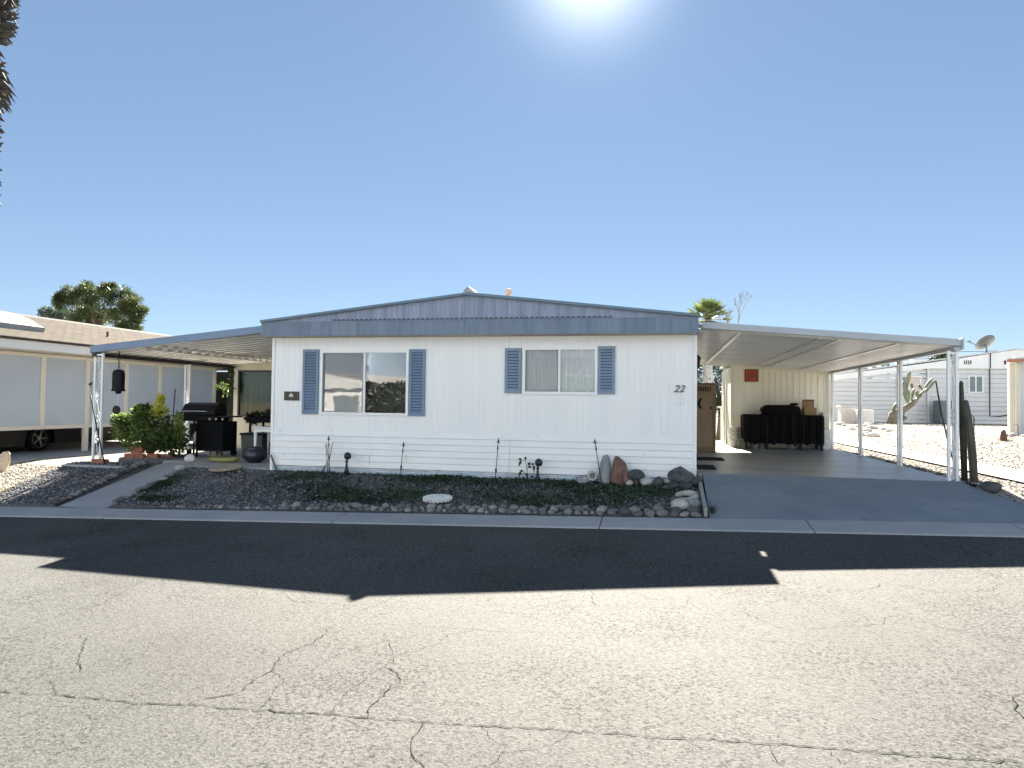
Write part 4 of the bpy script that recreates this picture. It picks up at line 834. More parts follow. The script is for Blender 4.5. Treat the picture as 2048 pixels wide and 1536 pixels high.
one(MB().lathe((0, 0, 0), [(.0, 0), (.16, .004), (.28, .01), (.285, .035), (.26, .05), (.13, .046), (.12, .04), (0, .04)], 30, Matrix.Translation((-7.48, 11.14, .475)) @ Matrix.Rotation(-.04, 4, 'Y') @ Matrix.Rotation(.10, 4, 'X')), 'stepping_stone', mat('tan_stone', (.25, .21, .15), rough=.8, c2=(.37, .32, .24), vs=12), 'round tan stepping stone lying against the front edge of the patio slab', 'stepping stone', (-7.42, 11.12, .47), smooth=False)
t = thing('plastic_table', 'white plastic side table with tapered legs behind the house corner', 'table', (-7.4, 12.9, .5))
MB().box(-7.93, -6.85, 12.6, 13.2, 1.13, 1.165).build('tabletop', alu, t, bevel=.01); MB().box(-7.88, -6.9, 12.65, 13.15, 1.07, 1.13).build('apron', alu, t)
for x in (-7.87, -6.95):
    for y in (12.66, 13.14): MB().tube([(x, y, .5), (x, y, 1.08)], [.02, .032], 8).build('leg', alu, t, smooth=True)
t = thing('potting_bench', 'black potting bench with a dark tray full of plants below the patio room window', 'bench', (-8.0, 13.7, .5))
MB().box(-8.62, -7.3, 13.5, 14.1, 1.22, 1.33).build('tray', blackr, t, bevel=.01)
for x in (-8.55, -7.36):
    for y in (13.55, 14.05): MB().box(x - .02, x + .02, y - .02, y + .02, .5, 1.22).build('leg', blackm, t)
V_, F_ = leaf_cloud(900, pk([(-8.2, 13.8, 1.36, .35, .2, .10), (-7.8, 13.8, 1.40, .4, .2, .12), (-8.6, 13.75, 1.3, .12, .15, .08)]), .06, .13)
big_mesh('plants', V_ - np.array([-8.0, 13.7, .5]), F_, leafy('shade_plant', (.012, .02, .01), (.03, .045, .02), .2), t)
t = thing('storage_bin', 'dark rectangular bin with a lid on the patio by the potting bench', 'bin', (-8.2, 13.2, .5))
MB().prism([(-8.38, 13.0, .5), (-7.95, 13.0, .5), (-7.92, 13.0, .98), (-8.42, 13.0, .98)], (0, .4, 0)).build('body', mat('dark_bin', (.02, .03, .03), rough=.5), t, bevel=.01); MB().box(-8.44, -7.9, 12.98, 13.42, .98, 1.02).build('lid', blackm, t, bevel=.01)
t = thing('lattice_panel', 'white lattice panel behind the potting bench legs', 'lattice', (-8.0, 15.5, .5)); m = MB()
for k in range(14):
    x = -8.9 + k * .16; m.cbox((x, 15.6, .92), (.03, .012, .75), ry=.5); m.cbox((x, 15.615, .92), (.03, .012, .75), ry=-.5)
m.build('slats', creamw, t); MB().box(-9.1, -6.8, 15.59, 15.63, 1.18, 1.22).build('rail', creamw, t)
t = thing('vase', 'white jug shaped planter under the white table', 'vase', (-7.3, 13.8, .5)); MB().lathe((-7.45, 13.6, .5), [(.09, 0), (.13, .1), (.11, .25), (.06, .32), (.08, .38)], 18).build('body', creamw, t, smooth=True)
t = thing('hanging_plant', 'green trailing plant hanging at the left edge of the patio room', 'plant', (-10.5, 15.5, 2.4))
V_, F_ = leaf_cloud(260, pk([(-10.36, 15.55, 2.3, .05, .05, .2), (-10.36, 15.55, 2.0, .06, .05, .25), (-10.55, 15.5, 2.02, .16, .1, .08), (-10.42, 15.5, 1.88, .14, .1, .1)]), .05, .1); big_mesh('foliage', V_ - np.array([-10.5, 15.5, 2.4]), F_, bushg, t)
MB().tube([(-10.36, 15.55, 2.55), (-10.38, 15.5, 1.85)], .008, 5).build('stem', bark, t)

# ------------------------------------------------------------------ carport things
ss = thing('garden_shed', 'cream panelled shed with a red plaque at the back of the carport', 'shed', (2.9, 19.0, .66))
def shz(x): return 2.80 - (x - 1.78) * .085
m = MB(); P = [(1.78, 0)]
for x in [2.55 + .145 * i for i in range(11)]: P += [(x - .014, 0), (x - .01, .012), (x + .01, .012), (x + .014, 0)]
P.append((4.13, 0))
m.strip([(x, 19.0 + d, .655) for x, d in P], [(x, 19.0 + d, shz(x)) for x, d in P]); m.box(1.78, 1.82, 19.013, 22.0, .655, 2.72); m.box(4.09, 4.13, 19.013, 22.0, .655, 2.58); m.box(1.82, 4.09, 21.95, 22.0, .655, 2.6)
m.prism([(1.70, 19.0, 2.80), (4.13, 19.0, shz(4.13)), (4.13, 19.0, shz(4.13) + .04), (1.70, 19.0, 2.84)], (0, 3.05, 0)); m.build('wall', mat('shed_cream', (.80, .765, .64), rough=.6, var=.06, stretch=(2, 1, .3)), ss)
m = MB().box(1.76, 1.83, 18.975, 19.0, .655, 2.78); m.box(4.07, 4.14, 18.985, 19.0, .655, 2.6); m.prism([(1.83, 18.985, 2.72), (4.07, 18.985, 2.535), (4.07, 18.985, 2.60), (1.83, 18.985, 2.785)], (0, .014, 0)); m.box(1.755, 1.78, 20.3, 20.36, .655, 2.75); m.box(1.755, 1.78, 21.0, 21.04, .655, 2.75); m.build('corner_trim', creamw, ss)
t = thing('red_plaque', 'square red plaque mounted high on the cream shed wall', 'plaque', (2.27, 18.98, 2.34))
MB().box(2.12, 2.42, 18.96, 18.985, 2.345, 2.625).build('board', mat('red_brown', (.33, .062, .018), rough=.5, var=.2, vs=8), t, bevel=.006)
m = MB().box(2.10, 2.44, 18.972, 18.99, 2.325, 2.645); m.build('backing', mat('dark_red', (.16, .04, .02), rough=.6), t)
m = MB()
for k in range(4): m.box(2.17 + k * .055, 2.185 + k * .055, 18.954, 18.961, 2.42 + .02 * (k % 2), 2.56 - .02 * (k % 3))
m.build('carving', mat('carved_dark', (.14, .03, .015), rough=.7), t)
t = thing('workbench', 'long black covered workbench against the cream shed wall', 'workbench', (2.9, 18.4, .657))
wb0, wb1 = 18.12, 18.75; black2 = mat('black_tarp', (.005, .005, .006), rough=.8, spec=.12, bump=.5, bs=6, bd=.05)
MB().box(2.0, 3.82, wb0, wb1, 1.42, 1.50).build('top', black2, t, bevel=.015, seg=2)
n = 60; A = [(1.98 + 1.86 * i / n, wb0 - .012 - .018 * math.sin(i * .9) - .012 * math.sin(i * 2.3), 1.47) for i in range(n + 1)]; m = MB()
m.strip([(x, y - .012 * math.sin(i * .7), .80 + .025 * math.sin(i * .5) + .015 * math.sin(i * 1.3)) for i, (x, y, z) in enumerate(A)], A); m.box(1.98, 1.99, wb0, wb1, .9, 1.47); m.box(3.83, 3.84, wb0, wb1, .9, 1.47); m.build('cover_skirt', black2, t, smooth=False)
for x in (2.05, 2.52, 3.30, 3.78):
    for y in (wb0 + .03, wb1 - .05): MB().box(x - .035, x + .035, y - .03, y + .03, .657, 1.42).build('leg', blackm, t)
MB().box(2.02, 3.8, wb0 + .05, wb1 - .02, .80, .83).build('lower_shelf', blackm, t)
one(MB().prism([(2.42, 18.2, 1.50), (2.44, 18.2, 1.66), (2.55, 18.2, 1.735), (3.12, 18.2, 1.745), (3.30, 18.2, 1.70), (3.35, 18.2, 1.50)], (0, .45, 0)).cbox((3.20, 18.4, 1.76), (.16, .3, .06)), 'covered_grill', black2, 'black tarp covered grill lying on top of the workbench', 'grill', (2.9, 18.4, 1.5), bevel=.03, seg=2)
boxm = mat('cardboard', (.26, .17, .085), rough=.85, var=.12)
t = thing('cardboard_box', 'open cardboard box on the right end of the workbench', 'box', (3.56, 18.4, 1.5)); MB().box(3.42, 3.70, 18.3, 18.6, 1.50, 1.68).build('carton', boxm, t); MB().cbox((3.56, 18.62, 1.76), (.28, .008, .17), rx=-.2).build('flap', boxm, t); MB().cbox((3.39, 18.45, 1.60), (.008, .28, .22), ry=.5).build('flap', boxm, t)
one(MB().cbox((3.58, 18.66, 1.80), (.26, .05, .16)), 'dark_carton', mat('dark_carton', (.09, .055, .02), rough=.8), 'dark brown carton behind the open cardboard box', 'box', (3.58, 18.66, 1.5), bevel=.004)
one(MB().cbox((2.33, 18.3, 1.53), (.18, .12, .07), rz=.4, ry=-.3), 'rag', mat('pale_rag', (.35, .3, .28), rough=.9), 'crumpled pale rag on the left end of the workbench', 'rag', (2.33, 18.3, 1.5), bevel=.02, seg=2)
m = MB(); 
for rr2 in (.10, .075): m.tube([(3.18 + rr2 * math.cos(a), 18.3, .78 + rr2 * math.sin(a)) for a in [i * 6.28 / 20 for i in range(21)]], .014, 6)
one(m, 'hose_coil', mat('grey_hose', (.3, .3, .3), rough=.5), 'grey coiled hose under the right half of the workbench', 'hose', (3.18, 18.3, .66), smooth=True)
one(MB().lathe((2.28, 18.35, .657), [(.11, 0), (.12, .12), (.10, .14)], 16).cbox((2.45, 18.35, .72), (.1, .2, .13)), 'paint_tin', mat('tin_grey', (.2, .2, .19), rough=.5), 'grey paint tin under the left half of the workbench', 'tin', (2.28, 18.35, .657))
t = thing('green_crate', 'dull green crate low beside the workbench and the white buckets', 'crate', (2.0, 18.3, .657)); m = MB().box(1.86, 2.02, 18.1, 18.4, .657, .86); m.build('body', mat('green_grey', (.12, .13, .08), rough=.7), t, bevel=.01); MB().box(1.85, 2.03, 18.09, 18.41, .86, .885).build('rim', mat('green_rim', (.15, .16, .1), rough=.6), t)
bk = mat('bucket_white', (.62, .58, .5), rough=.45, var=.08)
for i, z in enumerate((0, .12, .20)):
    t = thing('bucket', ('bottom white bucket of the nested stack by the shed corner', 'middle white bucket of the nested stack by the shed corner', 'top white bucket of the nested stack by the shed corner')[i], 'bucket', (1.83, 18.65, .657 + z), 'nested white buckets')
    MB().lathe((1.83, 18.65, .657 + z), [(.095, 0), (.115, .28), (.125, .285), (.125, .31), (.11, .31), (.09, .05)], 20).build('body', bk, t, smooth=False)
    MB().tube([(1.83 + .13 * math.cos(a), 18.65 - .02 - .10 * abs(math.sin(a)), .657 + z + .27 - .08 * math.sin(a)) for a in [k * PI / 10 for k in range(11)]], .004, 5).build('handle', blackm, t)
t = thing('white_bin', 'tall white plastic cabinet standing at the right corner of the shed', 'bin', (3.95, 18.6, .657)); MB().box(3.86, 4.06, 18.5, 18.9, .657, 1.16).build('body', mat('bin_white', (.62, .64, .64), rough=.4), t, bevel=.02, seg=2); MB().box(3.87, 4.05, 18.51, 18.89, 1.165, 1.57).build('upper_body', mat('bin_cream', (.58, .57, .5), rough=.4), t, bevel=.03, seg=2); MB().lathe((3.98, 18.495, .86), [(.03, -.012), (.03, .005)], 14, Matrix.Rotation(PI / 2, 4, 'X')).build('knob', alu, t)
# little outhouse cabinet
t = thing('outhouse_cabinet', 'tall tan wooden cabinet like an outhouse with a crescent moon on its door', 'cabinet', (.92, 16.7, .657)); tan = mat('tan_board', (.27, .19, .12), rough=.7, var=.12, vs=3, stretch=(6, 6, .6)); tan2 = mat('tan_board_edge', (.20, .14, .07), rough=.7)
c0, c1, f0 = .60, 1.205, 16.4
MB().box(c0, c1, f0, f0 + .6, .657, 2.18).build('body', tan, t, bevel=.006); MB().box(c0 - .02, c1 + .025, f0 - .03, f0 + .63, 2.18, 2.21).build('roof_board', tan2, t, bevel=.005)
d_ = MB().box(c0 + .02, c1 - .07, f0 - .02, f0 - .002, .76, 1.96); d_.build('door', tan, t, bevel=.005); m = MB().box(c1 - .045, c1 + .002, f0 - .018, f0, .66, 2.0); m.box(c0, c1, f0 - .016, f0, .66, .74); m.build('face_frame', tan2, t, bevel=.004)
m = MB()
for k in range(9): m.box(.68 + k * .048, .70 + k * .048, f0 - .012, f0 - .001, 2.02, 2.12)
m.build('vent_slots', dark, t)
m = MB(); A = []; B = []
for i in range(21):
    a = -1.25 + 2.5 * i / 20; A.append((.92 - .12 * math.cos(a), f0 - .024, 1.745 + .125 * math.sin(a))); B.append((.955 - .105 * math.cos(a * .93) * .9, f0 - .024, 1.745 + .115 * math.sin(a)))
m.strip(A, B); m.build('crescent_moon', blackm, t)
MB().box(1.08, 1.11, f0 - .03, f0 - .018, 1.62, 1.68).build('latch', blackm, t)
one(MB().box(.60, 1.20, 13.95, 14.65, .657, .672), 'rubber_mat', blackr, 'black rubber door mat farther back on the slab beside the mobile home', 'mat', (.9, 14.3, .657), bevel=.005)
one(MB().box(.60, .90, 11.95, 12.75, .657, .672), 'rubber_mat', blackr, 'small black rubber mat nearest the front corner of the mobile home', 'mat', (.75, 12.3, .657), bevel=.005)
one(MB().box(.56, .66, 13.3, 13.5, .657, .80).tube([(.61, 13.4, .8), (.62, 13.38, .95)], [.03, .02], 8), 'dark_jug', blackr, 'dark jug on the slab by the mobile home side wall', 'jug', (.61, 13.4, .657), bevel=.01)
t = thing('wall_lantern', 'black lantern on the side wall of the mobile home under the carport', 'lantern', (.54, 14.5, 2.55))
MB().box(.54, .56, 14.44, 14.56, 2.5, 2.72).build('wall_plate', blackm, t); MB().tube([(.56, 14.5, 2.66), (.62, 14.5, 2.74), (.70, 14.5, 2.70)], .012, 6).build('arm', blackm, t)
MB().lathe((.70, 14.5, 2.42), [(.015, -.05), (.02, 0), (.05, .03), (.065, .20), (.085, .21), (.02, .29)], 6).build('lamp_body', blackm, t)

# ------------------------------------------------------------------ right yard
cac = mat('columnar_cactus_skin', (.03, .035, .028), rough=.75, c2=(.08, .078, .06), vs=5, stretch=(1, 1, .6)); dry = mat('dry_cactus_wood', (.16, .14, .12), rough=.85, c2=(.28, .26, .24), vs=6, stretch=(4, 4, .6), bump=.4, bs=20, bd=.02)
def ribbed(mb, pts, rad, n=20, ribs=6):
    o = len(mb.v); mb.tube(pts, rad, n); P = [Vector(p) for p in pts]
    for i, p in enumerate(P):
        for k in range(n):
            j = o + i * n + k; v = Vector(mb.v[j]); mb.v[j] = tuple(p + (v - p) * (1 + .16 * math.cos(2 * PI * k / n * ribs)))
t = thing('columnar_cactus', 'tall ribbed columnar cactus stems leaning against the front carport post', 'cactus', (4.42, 11.35, .63))
m = MB(); ribbed(m, [(4.405, 11.3, .5), (4.39, 11.3, .9), (4.36, 11.3, 1.3), (4.325, 11.3, 1.6), (4.30, 11.3, 1.80), (4.30, 11.3, 1.83)], [.048, .05, .048, .042, .03, .008]); m.build('stem', cac, t, smooth=True)
m = MB(); ribbed(m, [(4.33, 11.42, .6), (4.32, 11.42, 1.3), (4.30, 11.42, 1.7), (4.285, 11.42, 2.08), (4.285, 11.42, 2.11)], [.032, .032, .03, .024, .008]); m.build('stem', cac, t, smooth=True)
m = MB(); ribbed(m, [(4.33, 11.48, .6), (4.31, 11.5, 1.4), (4.27, 11.5, 2.04), (4.27, 11.5, 2.07)], [.022, .022, .02, .007]); m.build('stem', cac, t, smooth=True)
t = thing('dry_stake', 'thin dark stake leaning left behind the front carport post', 'stake', (4.36, 11.6, .63)); MB().tube([(4.34, 11.7, .63), (4.16, 11.8, 1.6), (4.08, 11.8, 2.12)], [.010, .013, .010], 8).build('rod', ironm, t)
rock('dark_rock', rock_mesh('dark_rock', darkrock, 81, 2, .25, (.12, .10, .09)), (4.40, 10.72, .64), (0, 0, 0), 'rounded dark rock at the driveway edge in front of the columnar cactus')
for q, (x, y) in enumerate(((4.34, 12.4), (4.33, 13.2), (4.33, 15.0), (4.36, 17.2))): rock('edge_clod', rock_mesh('edge_clod', darkrock, 90 + q, 2, .3, (.07, .16, .03)), (x, y, .645), (0, 0, 0), 'flat dark clod of soil along the edge of the carport slab', 'rock', 'dark clods along the slab edge')
def hook(x, y, z, h, label):
    one(MB().tube([(x, y, z - .05), (x, y, z + h - .03), (x - .02, y, z + h), (x - .07, y, z + h + .005), (x - .09, y, z + h - .02)], .0075, 6), 'shepherd_hook', ironm, label, 'garden hook', (x, y, z), smooth=True)
hook(4.53, 11.62, .63, .97, 'thin black garden hook standing right of the columnar cactus'); hook(8.35, 19.0, 1.05, .30, 'short thin garden hook in the gravel by the neighbouring pillar')
one(MB().lathe((7.8, 18.44, .96), [(.06, 0), (.075, .03), (.07, .16), (.05, .18), (.065, .2), (.05, .23), (.02, .27)], 14), 'garden_lantern', mat('rust_lantern', (.14, .06, .045), rough=.7), 'small rust coloured garden lantern standing in the right gravel', 'lantern', (7.8, 18.44, .96), smooth=True)
wr_ = mat('white_stone', (.5, .49, .46), rough=.8, rnd=.2)
WR = [rock_mesh('edge_stone', wr_, 110 + i, 2, .2, (1, .8, .6)) for i in range(3)]
r = random.Random(21)
for k in range(12):
    x = 8.15 + r.uniform(0, .9); y = 18.9 + r.uniform(-.3, .5); s = r.uniform(.05, .1); rock('edge_stone', WR[k % 3], (x, y, ground_z(x, y) + .03), (0, 0, k), 'pale stone scattered at the foot of the right neighbouring building', 'stone', 'pale stones at the neighbouring wall', (s, s, s))
for k in range(16):
    x = 6.3 + r.uniform(0, 1.3); y = 24 + r.uniform(0, 5); s = r.uniform(.06, .16); rock('edge_stone', WR[k % 3], (x, y, ground_z(x, y) + .03), (0, 0, k), 'pale stone in the loose row beyond the rear carport posts', 'stone', 'pale stones beyond the carport', (s * 1.4, s, s))
# prickly pear, pads as parts
pc = leafy('prickly_pear_skin', (.10, .125, .07), (.20, .22, .14), .05, vs=4); pt = thing('prickly_pear', 'tall leaning prickly pear cactus in front of the far siding wall', 'cactus', (8.95, 30.4, 1.06))
kx = 1 / 49
def pp(px, py, dy=0): return Vector((8.95 + (px - 1788) * kx, 30.4 + dy, 1.06 + (847 - py) * kx))
m = MB().tube([pp(1788, 850), pp(1790, 830), pp(1806, 820), pp(1822, 808), pp(1830, 800)], [.22, .2, .13, .11, .09], 10); m.tube([pp(1800, 850, .3), pp(1802, 835, .2), pp(1806, 822)], [.2, .18, .1], 10); m.build('trunk', mat('cactus_cork', (.12, .09, .07), rough=.9, c2=(.22, .2, .16), vs=6, bump=.5, bs=12, bd=.05), pt, smooth=True)
for x0, y0_, x1, y1_, wd in ((1780, 848, 1786, 826, 11), (1786, 832, 1795, 806, 12), (1793, 838, 1800, 812, 11), (1797, 845, 1812, 832, 12), (1814, 806, 1812, 778, 13), (1812, 790, 1808, 764, 13), (1816, 775, 1818, 745, 9), (1822, 802, 1826, 778, 12), (1826, 805, 1842, 788, 12), (1834, 792, 1848, 777, 10), (1842, 782, 1861, 757, 6), (1846, 786, 1863, 762, 6), (1840, 782, 1834, 770, 6), (1822, 778, 1820, 768, 6), (1832, 800, 1830, 782, 9)):
    a, b = pp(x0, y0_, random.uniform(-.15, .15)), pp(x1, y1_, random.uniform(-.15, .15)); L_ = (b - a).length; d = (b - a).normalized()
    q = d.to_track_quat('Z', 'Y').to_matrix().to_4x4(); m = MB(); M4 = Matrix.Translation(a) @ q @ Matrix.Rotation(random.uniform(-.5, .5), 4, 'Z') @ Matrix.Diagonal((wd * kx * .5, .05 + .01 * wd * kx, L_, 1))
    m.lathe((0, 0, 0), [(.25, 0), (.5, .12), (.8, .35), (1, .62), (.9, .82), (.6, .95), (.2, 1)], 14, M4); m.build('pad', pc, pt, smooth=True)
yc = mat('planter_white', (.6, .58, .55), rough=.6)
one(MB().box(7.55, 8.15, 29.9, 30.5, 1.0, 1.62), 'utility_box', yc, 'white square box before the far siding wall, left of the prickly pear', 'box', (7.85, 30.2, 1.0), bevel=.03, seg=2)
one(MB().box(7.1, 7.62, 30.6, 31.1, 1.0, 1.70).box(7.05, 7.67, 30.55, 31.15, 1.70, 1.76), 'utility_box', yc, 'taller lidded white box half hidden behind the square box', 'box', (7.35, 30.8, 1.0), bevel=.02)
t = thing('air_conditioner', 'grey air conditioner unit beside the far siding wall', 'air conditioner', (11.9, 33.2, 1.06)); MB().box(11.5, 12.6, 32.8, 33.6, 1.06, 2.04).build('casing', mat('ac_grey', (.10, .12, .13), rough=.5), t, bevel=.03); m = MB()
for k in range(16): m.box(12.0 + k * .037, 12.015 + k * .037, 32.785, 32.8, 1.2, 1.98)
m.build('louvres', mat('ac_louvre', (.24, .26, .22), rough=.5), t)

# far house on the right
fh = thing('siding_house', 'long white lap sided house with a low gable beyond the right gravel yard', 'house', (11.4, 34, 1.06)); fw = mat('far_siding', (.60, .61, .62), rough=.6, var=.03)
m = MB()
def laps(x0, x1, zb, ztf, y):
    z = zb
    while z < ztf(x0) - .02 or z < ztf(x1) - .02:
        za, zc = z, z + .2; m.strip([(x0, y - .03, za), (x1, y - .03, za)], [(x0, y, min(zc, ztf(x0) if zc > ztf(x0) else zc)), (x1, y, min(zc, ztf(x1)) if zc > ztf(x1) else zc)]); z += .2
lt = lambda x: 2.90 + (x - 7.35) * .135
z = 1.0
while z < 3.44:
    xs0 = 7.35 if z + .2 < 2.9 else 7.35 + (z + .2 - 2.9) / .135
    if xs0 < 11.4: m.add([(max(7.35, 7.35 + (z - 2.9) / .135), 33.97, z + .028), (11.42, 33.97, z + .028), (11.42, 34.0, z + .2), (xs0, 34.0, z + .2)], [(0, 1, 2, 3)])
    m.add([(11.42, 33.90, z + .028), (18.3, 33.90, z + .028), (18.3, 33.95, z + .2), (11.42, 33.95, z + .2)], [(0, 1, 2, 3)]); z += .2
m.box(7.35, 18.3, 34.03, 34.06, 1.0, 2.9); m.box(11.42, 18.3, 33.975, 34.0, 1.0, 3.45); m.box(7.35, 7.4, 34.05, 46, 1, 2.9); m.box(18.25, 18.3, 34.05, 46, 1, 3.4); m.box(7.4, 18.25, 45.9, 46, 1, 2.9); m.build('wall', fw, fh)
m = MB().prism([(7.23, 33.8, 2.87), (11.42, 33.8, 3.44), (11.42, 33.8, 3.68), (7.23, 33.8, 3.10)], (0, .2, 0)); m.prism([(11.42, 33.8, 3.44), (18.3, 33.8, 3.44), (18.3, 33.8, 3.79), (14.84, 33.8, 4.25), (11.42, 33.8, 3.68)], (0, .2, 0)); m.build('gable_fascia', mat('far_fascia', (.74, .75, .76), rough=.5, var=.03), fh)
MB().prism([(7.2, 33.78, 3.10), (14.84, 33.78, 4.255), (18.4, 33.78, 3.78), (18.4, 33.78, 3.83), (14.84, 33.78, 4.31), (7.2, 33.78, 3.15)], (0, 12.4, 0)).build('roof', mat('far_roof', (.55, .55, .56), rough=.7), fh)
for x0, x1 in ((12.78, 13.10), (14.32, 14.75)):
    m = MB()
    for k in range(4): m.box(x0 + k * (x1 - x0) / 4 + .02, x0 + (k + 1) * (x1 - x0) / 4 - .02, 33.79, 33.8, 3.62, 3.79)
    m.build('gable_vent', dark, fh)
def far_win(a, b, c, d, y, mt2):
    f = MB().box(a - .04, b + .04, y - .05, y, c - .04, c); f.box(a - .04, b + .04, y - .05, y, d, d + .04); f.box(a - .04, a, y - .05, y, c, d); f.box(b, b + .04, y - .05, y, c, d); f.box((a + b) / 2 - .02, (a + b) / 2 + .02, y - .045, y, c, d)
    wn = f.build('window', alu, fh); MB().box(a, (a + b) / 2 - .02, y - .03, y - .02, c, d).build('pane', mt2[0], wn); MB().box((a + b) / 2 + .02, b, y - .03, y - .02, c, d).build('pane', mt2[1], wn)
pg = mat('far_pane_grey', (.16, .19, .2), rough=.1); pt_ = mat('far_pane_tan', (.55, .47, .42), rough=.4)
far_win(10.2, 11.12, 2.24, 3.08, 33.97, (pg, pt_)); far_win(13.04, 13.53, 2.44, 3.10, 33.92, (pg, pg))
m = MB().box(11.38, 11.46, 33.85, 33.91, 1.06, 3.44); m.build('corner_board', fw, fh)
MB().tube([(13.8, 33.75, 4.1), (13.8, 33.76, 3.5), (13.82, 33.88, 3.4), (13.82, 33.88, 1.40), (14.2, 33.88, 1.40), (14.6, 33.88, 1.48)], .022, 6).build('cable', ironm, fh)
t = thing('satellite_dish', 'grey satellite dish on a mast on the far house roof', 'satellite dish', (13.78, 34.1, 4.1)); dm = mat('dish_grey', (.13, .14, .14), rough=.5)
M4 = Matrix.Translation((13.76, 34.1, 4.55)) @ Matrix.Rotation(math.radians(-24), 4, 'Y') @ Matrix.Rotation(math.radians(-42), 4, 'X')
MB().lathe((0, 0, 0), [(.0, -.07), (.15, -.062), (.3, -.03), (.42, .03), (.43, .045), (.41, .04), (.3, -.012), (.15, -.045), (.0, -.05)], 28, M4).build('reflector', dm, t, smooth=True)
m = MB().tube([(13.80, 34.1, 4.08), (13.79, 34.1, 4.38), (13.74, 34.05, 4.48)], .035, 8); m.box(13.65, 13.95, 33.95, 34.25, 4.08, 4.15); m.build('mast', mat('dish_mast', (.10, .15, .15), rough=.5), t)
MB().tube([(13.75, 34.1, 4.4), (13.5, 34.4, 4.5), (13.30, 34.6, 4.66)], .02, 6).cbox((13.29, 34.6, 4.68), (.14, .07, .07)).build('feed_arm', dm, t)
vm = mat('roof_vent_white', (.7, .7, .7), rough=.5)
for k, (x, s) in enumerate(((12.15, .28), (13.0, .4), (16.0, .25))): one(MB().lathe((x, 40, 3.95 if k < 2 else 4.1), [(s * .6, -.4), (s * .62, 0), (s, .05), (s * .9, .25), (s * .5, .38), (.05, .42)], 12), 'roof_vent', vm, ('smaller white domed vent on the far house roof, left of the larger one', 'larger white domed vent on the far house roof', 'white domed vent right of the satellite dish on the far roof')[k], 'roof vent', (x, 40, 3.6), 'domed vents on the far roof', smooth=True)

# right neighbouring building
rh = thing('stucco_building', 'white building with an orange roof edge at the far right edge', 'house', (9.0, 19.6, 1.05)); st = mat('stucco_white', (.68, .70, .72), rough=.7, var=.03)
m = MB().box(8.62, 15, 19.75, 19.9, .95, 3.0); m.prism([(8.62, 19.9, .95), (8.78, 19.9, .95), (13.4, 27.9, .95), (13.2, 28, .95)], (0, 0, 2.05)); m.box(14.9, 15, 19.9, 28, .95, 3); m.box(13.4, 14.9, 27.9, 28, .95, 3); m.build('wall', st, rh)
MB().box(8.5, 8.68, 19.6, 19.75, .95, 2.86).box(8.44, 8.5, 19.62, 19.75, .95, 2.86).build('corner_pillar', creamw, rh, bevel=.01)
m = MB().add([(8.30, 19.4, 2.86), (15.2, 19.4, 3.26), (15.2, 28.2, 3.26), (12.9, 28.2, 3.13), (8.30, 19.4, 2.95), (15.2, 19.4, 3.36), (15.2, 28.2, 3.36), (12.9, 28.2, 3.23)], [(0, 3, 2, 1), (4, 5, 6, 7), (0, 1, 5, 4), (1, 2, 6, 5), (2, 3, 7, 6), (3, 0, 4, 7)]); m.build('roof', mat('roof_white', (.6, .58, .55), rough=.7), rh)
m = MB().prism([(8.28, 19.36, 2.85), (15.2, 19.36, 3.25), (15.2, 19.36, 3.33), (8.28, 19.36, 2.92)], (0, .035, 0)); m.build('roof_edge', mat('orange_trim', (.42, .16, .09), rough=.6), rh)
MB().tube([(8.56, 19.57, 2.86), (8.56, 19.57, 1.0)], .03, 8).build('downpipe', creamw, rh)
wn = MB().box(8.90, 8.94, 19.7, 19.76, 1.85, 2.75); wn.box(8.94, 10.4, 19.7, 19.76, 2.71, 2.75); wn.box(8.94, 10.4, 19.7, 19.76, 1.85, 1.89); wn.box(10.36, 10.4, 19.7, 19.76, 1.89, 2.71); wn = wn.build('window', alu, rh); MB().box(8.94, 10.36, 19.72, 19.73, 1.89, 2.71).build('pane', mat('dark_pane', (.03, .035, .04), rough=.08), wn)

# ------------------------------------------------------------------ left neighbour with shade screens
XN = -14.54
nb = thing('screened_house', 'low shingle roofed house with a row of pale shade screens', 'house', (-16, 17, .33))
nbp = mat('neighbour_cream', (.66, .63, .55), rough=.6, var=.04)
m = MB(); 
m.box(-19.9, -17.7, 11.5, 24, .3, 2.75); m.box(-17.7, XN - .05, 23.9, 24, .3, 2.75); m.build('wall', mat('neighbour_wall_shade', (.06, .055, .05), rough=.8), nb)  # dark wall colour stands in for the shade behind the screens
posts = [11.3, 12.85, 14.22, 15.56, 16.92, 18.26, 19.6, 20.86]
for i, y in enumerate(posts): MB().box(XN - .05, XN + .05, y - .06, y + .06, .33 if i in (0, 3, 5, 7) else .93, 2.74).build('post', nbp, nb, bevel=.006)
m = MB()
for a, b in zip(posts, posts[1:]):
    for q0, q1 in ((.93, 1.02), (2.66, 2.74)): MB().box(XN - .03, XN + .035, a + .062, b - .062, q0, q1).build('screen_rail', nbp, nb)
for a, b in zip(posts, posts[1:]): MB().box(XN - .012, XN + .004, a + .06, b - .06, 1.02, 2.66).build('shade_screen', screenm, nb)
m = MB().box(-13.87, -13.85, 11.0, 23.1, 2.767, 2.985); m.box(-21.9, -13.871, 11.0, 11.02, 2.767, 2.985); m.build('eave_fascia', mat('neighbour_fascia', (.66, .68, .69), rough=.5, var=.04), nb)
MB().box(-17.7, -13.872, 11.03, 23.1, 2.755, 2.775).build('soffit', mat('neighbour_soffit', (.5, .47, .4), rough=.7), nb)
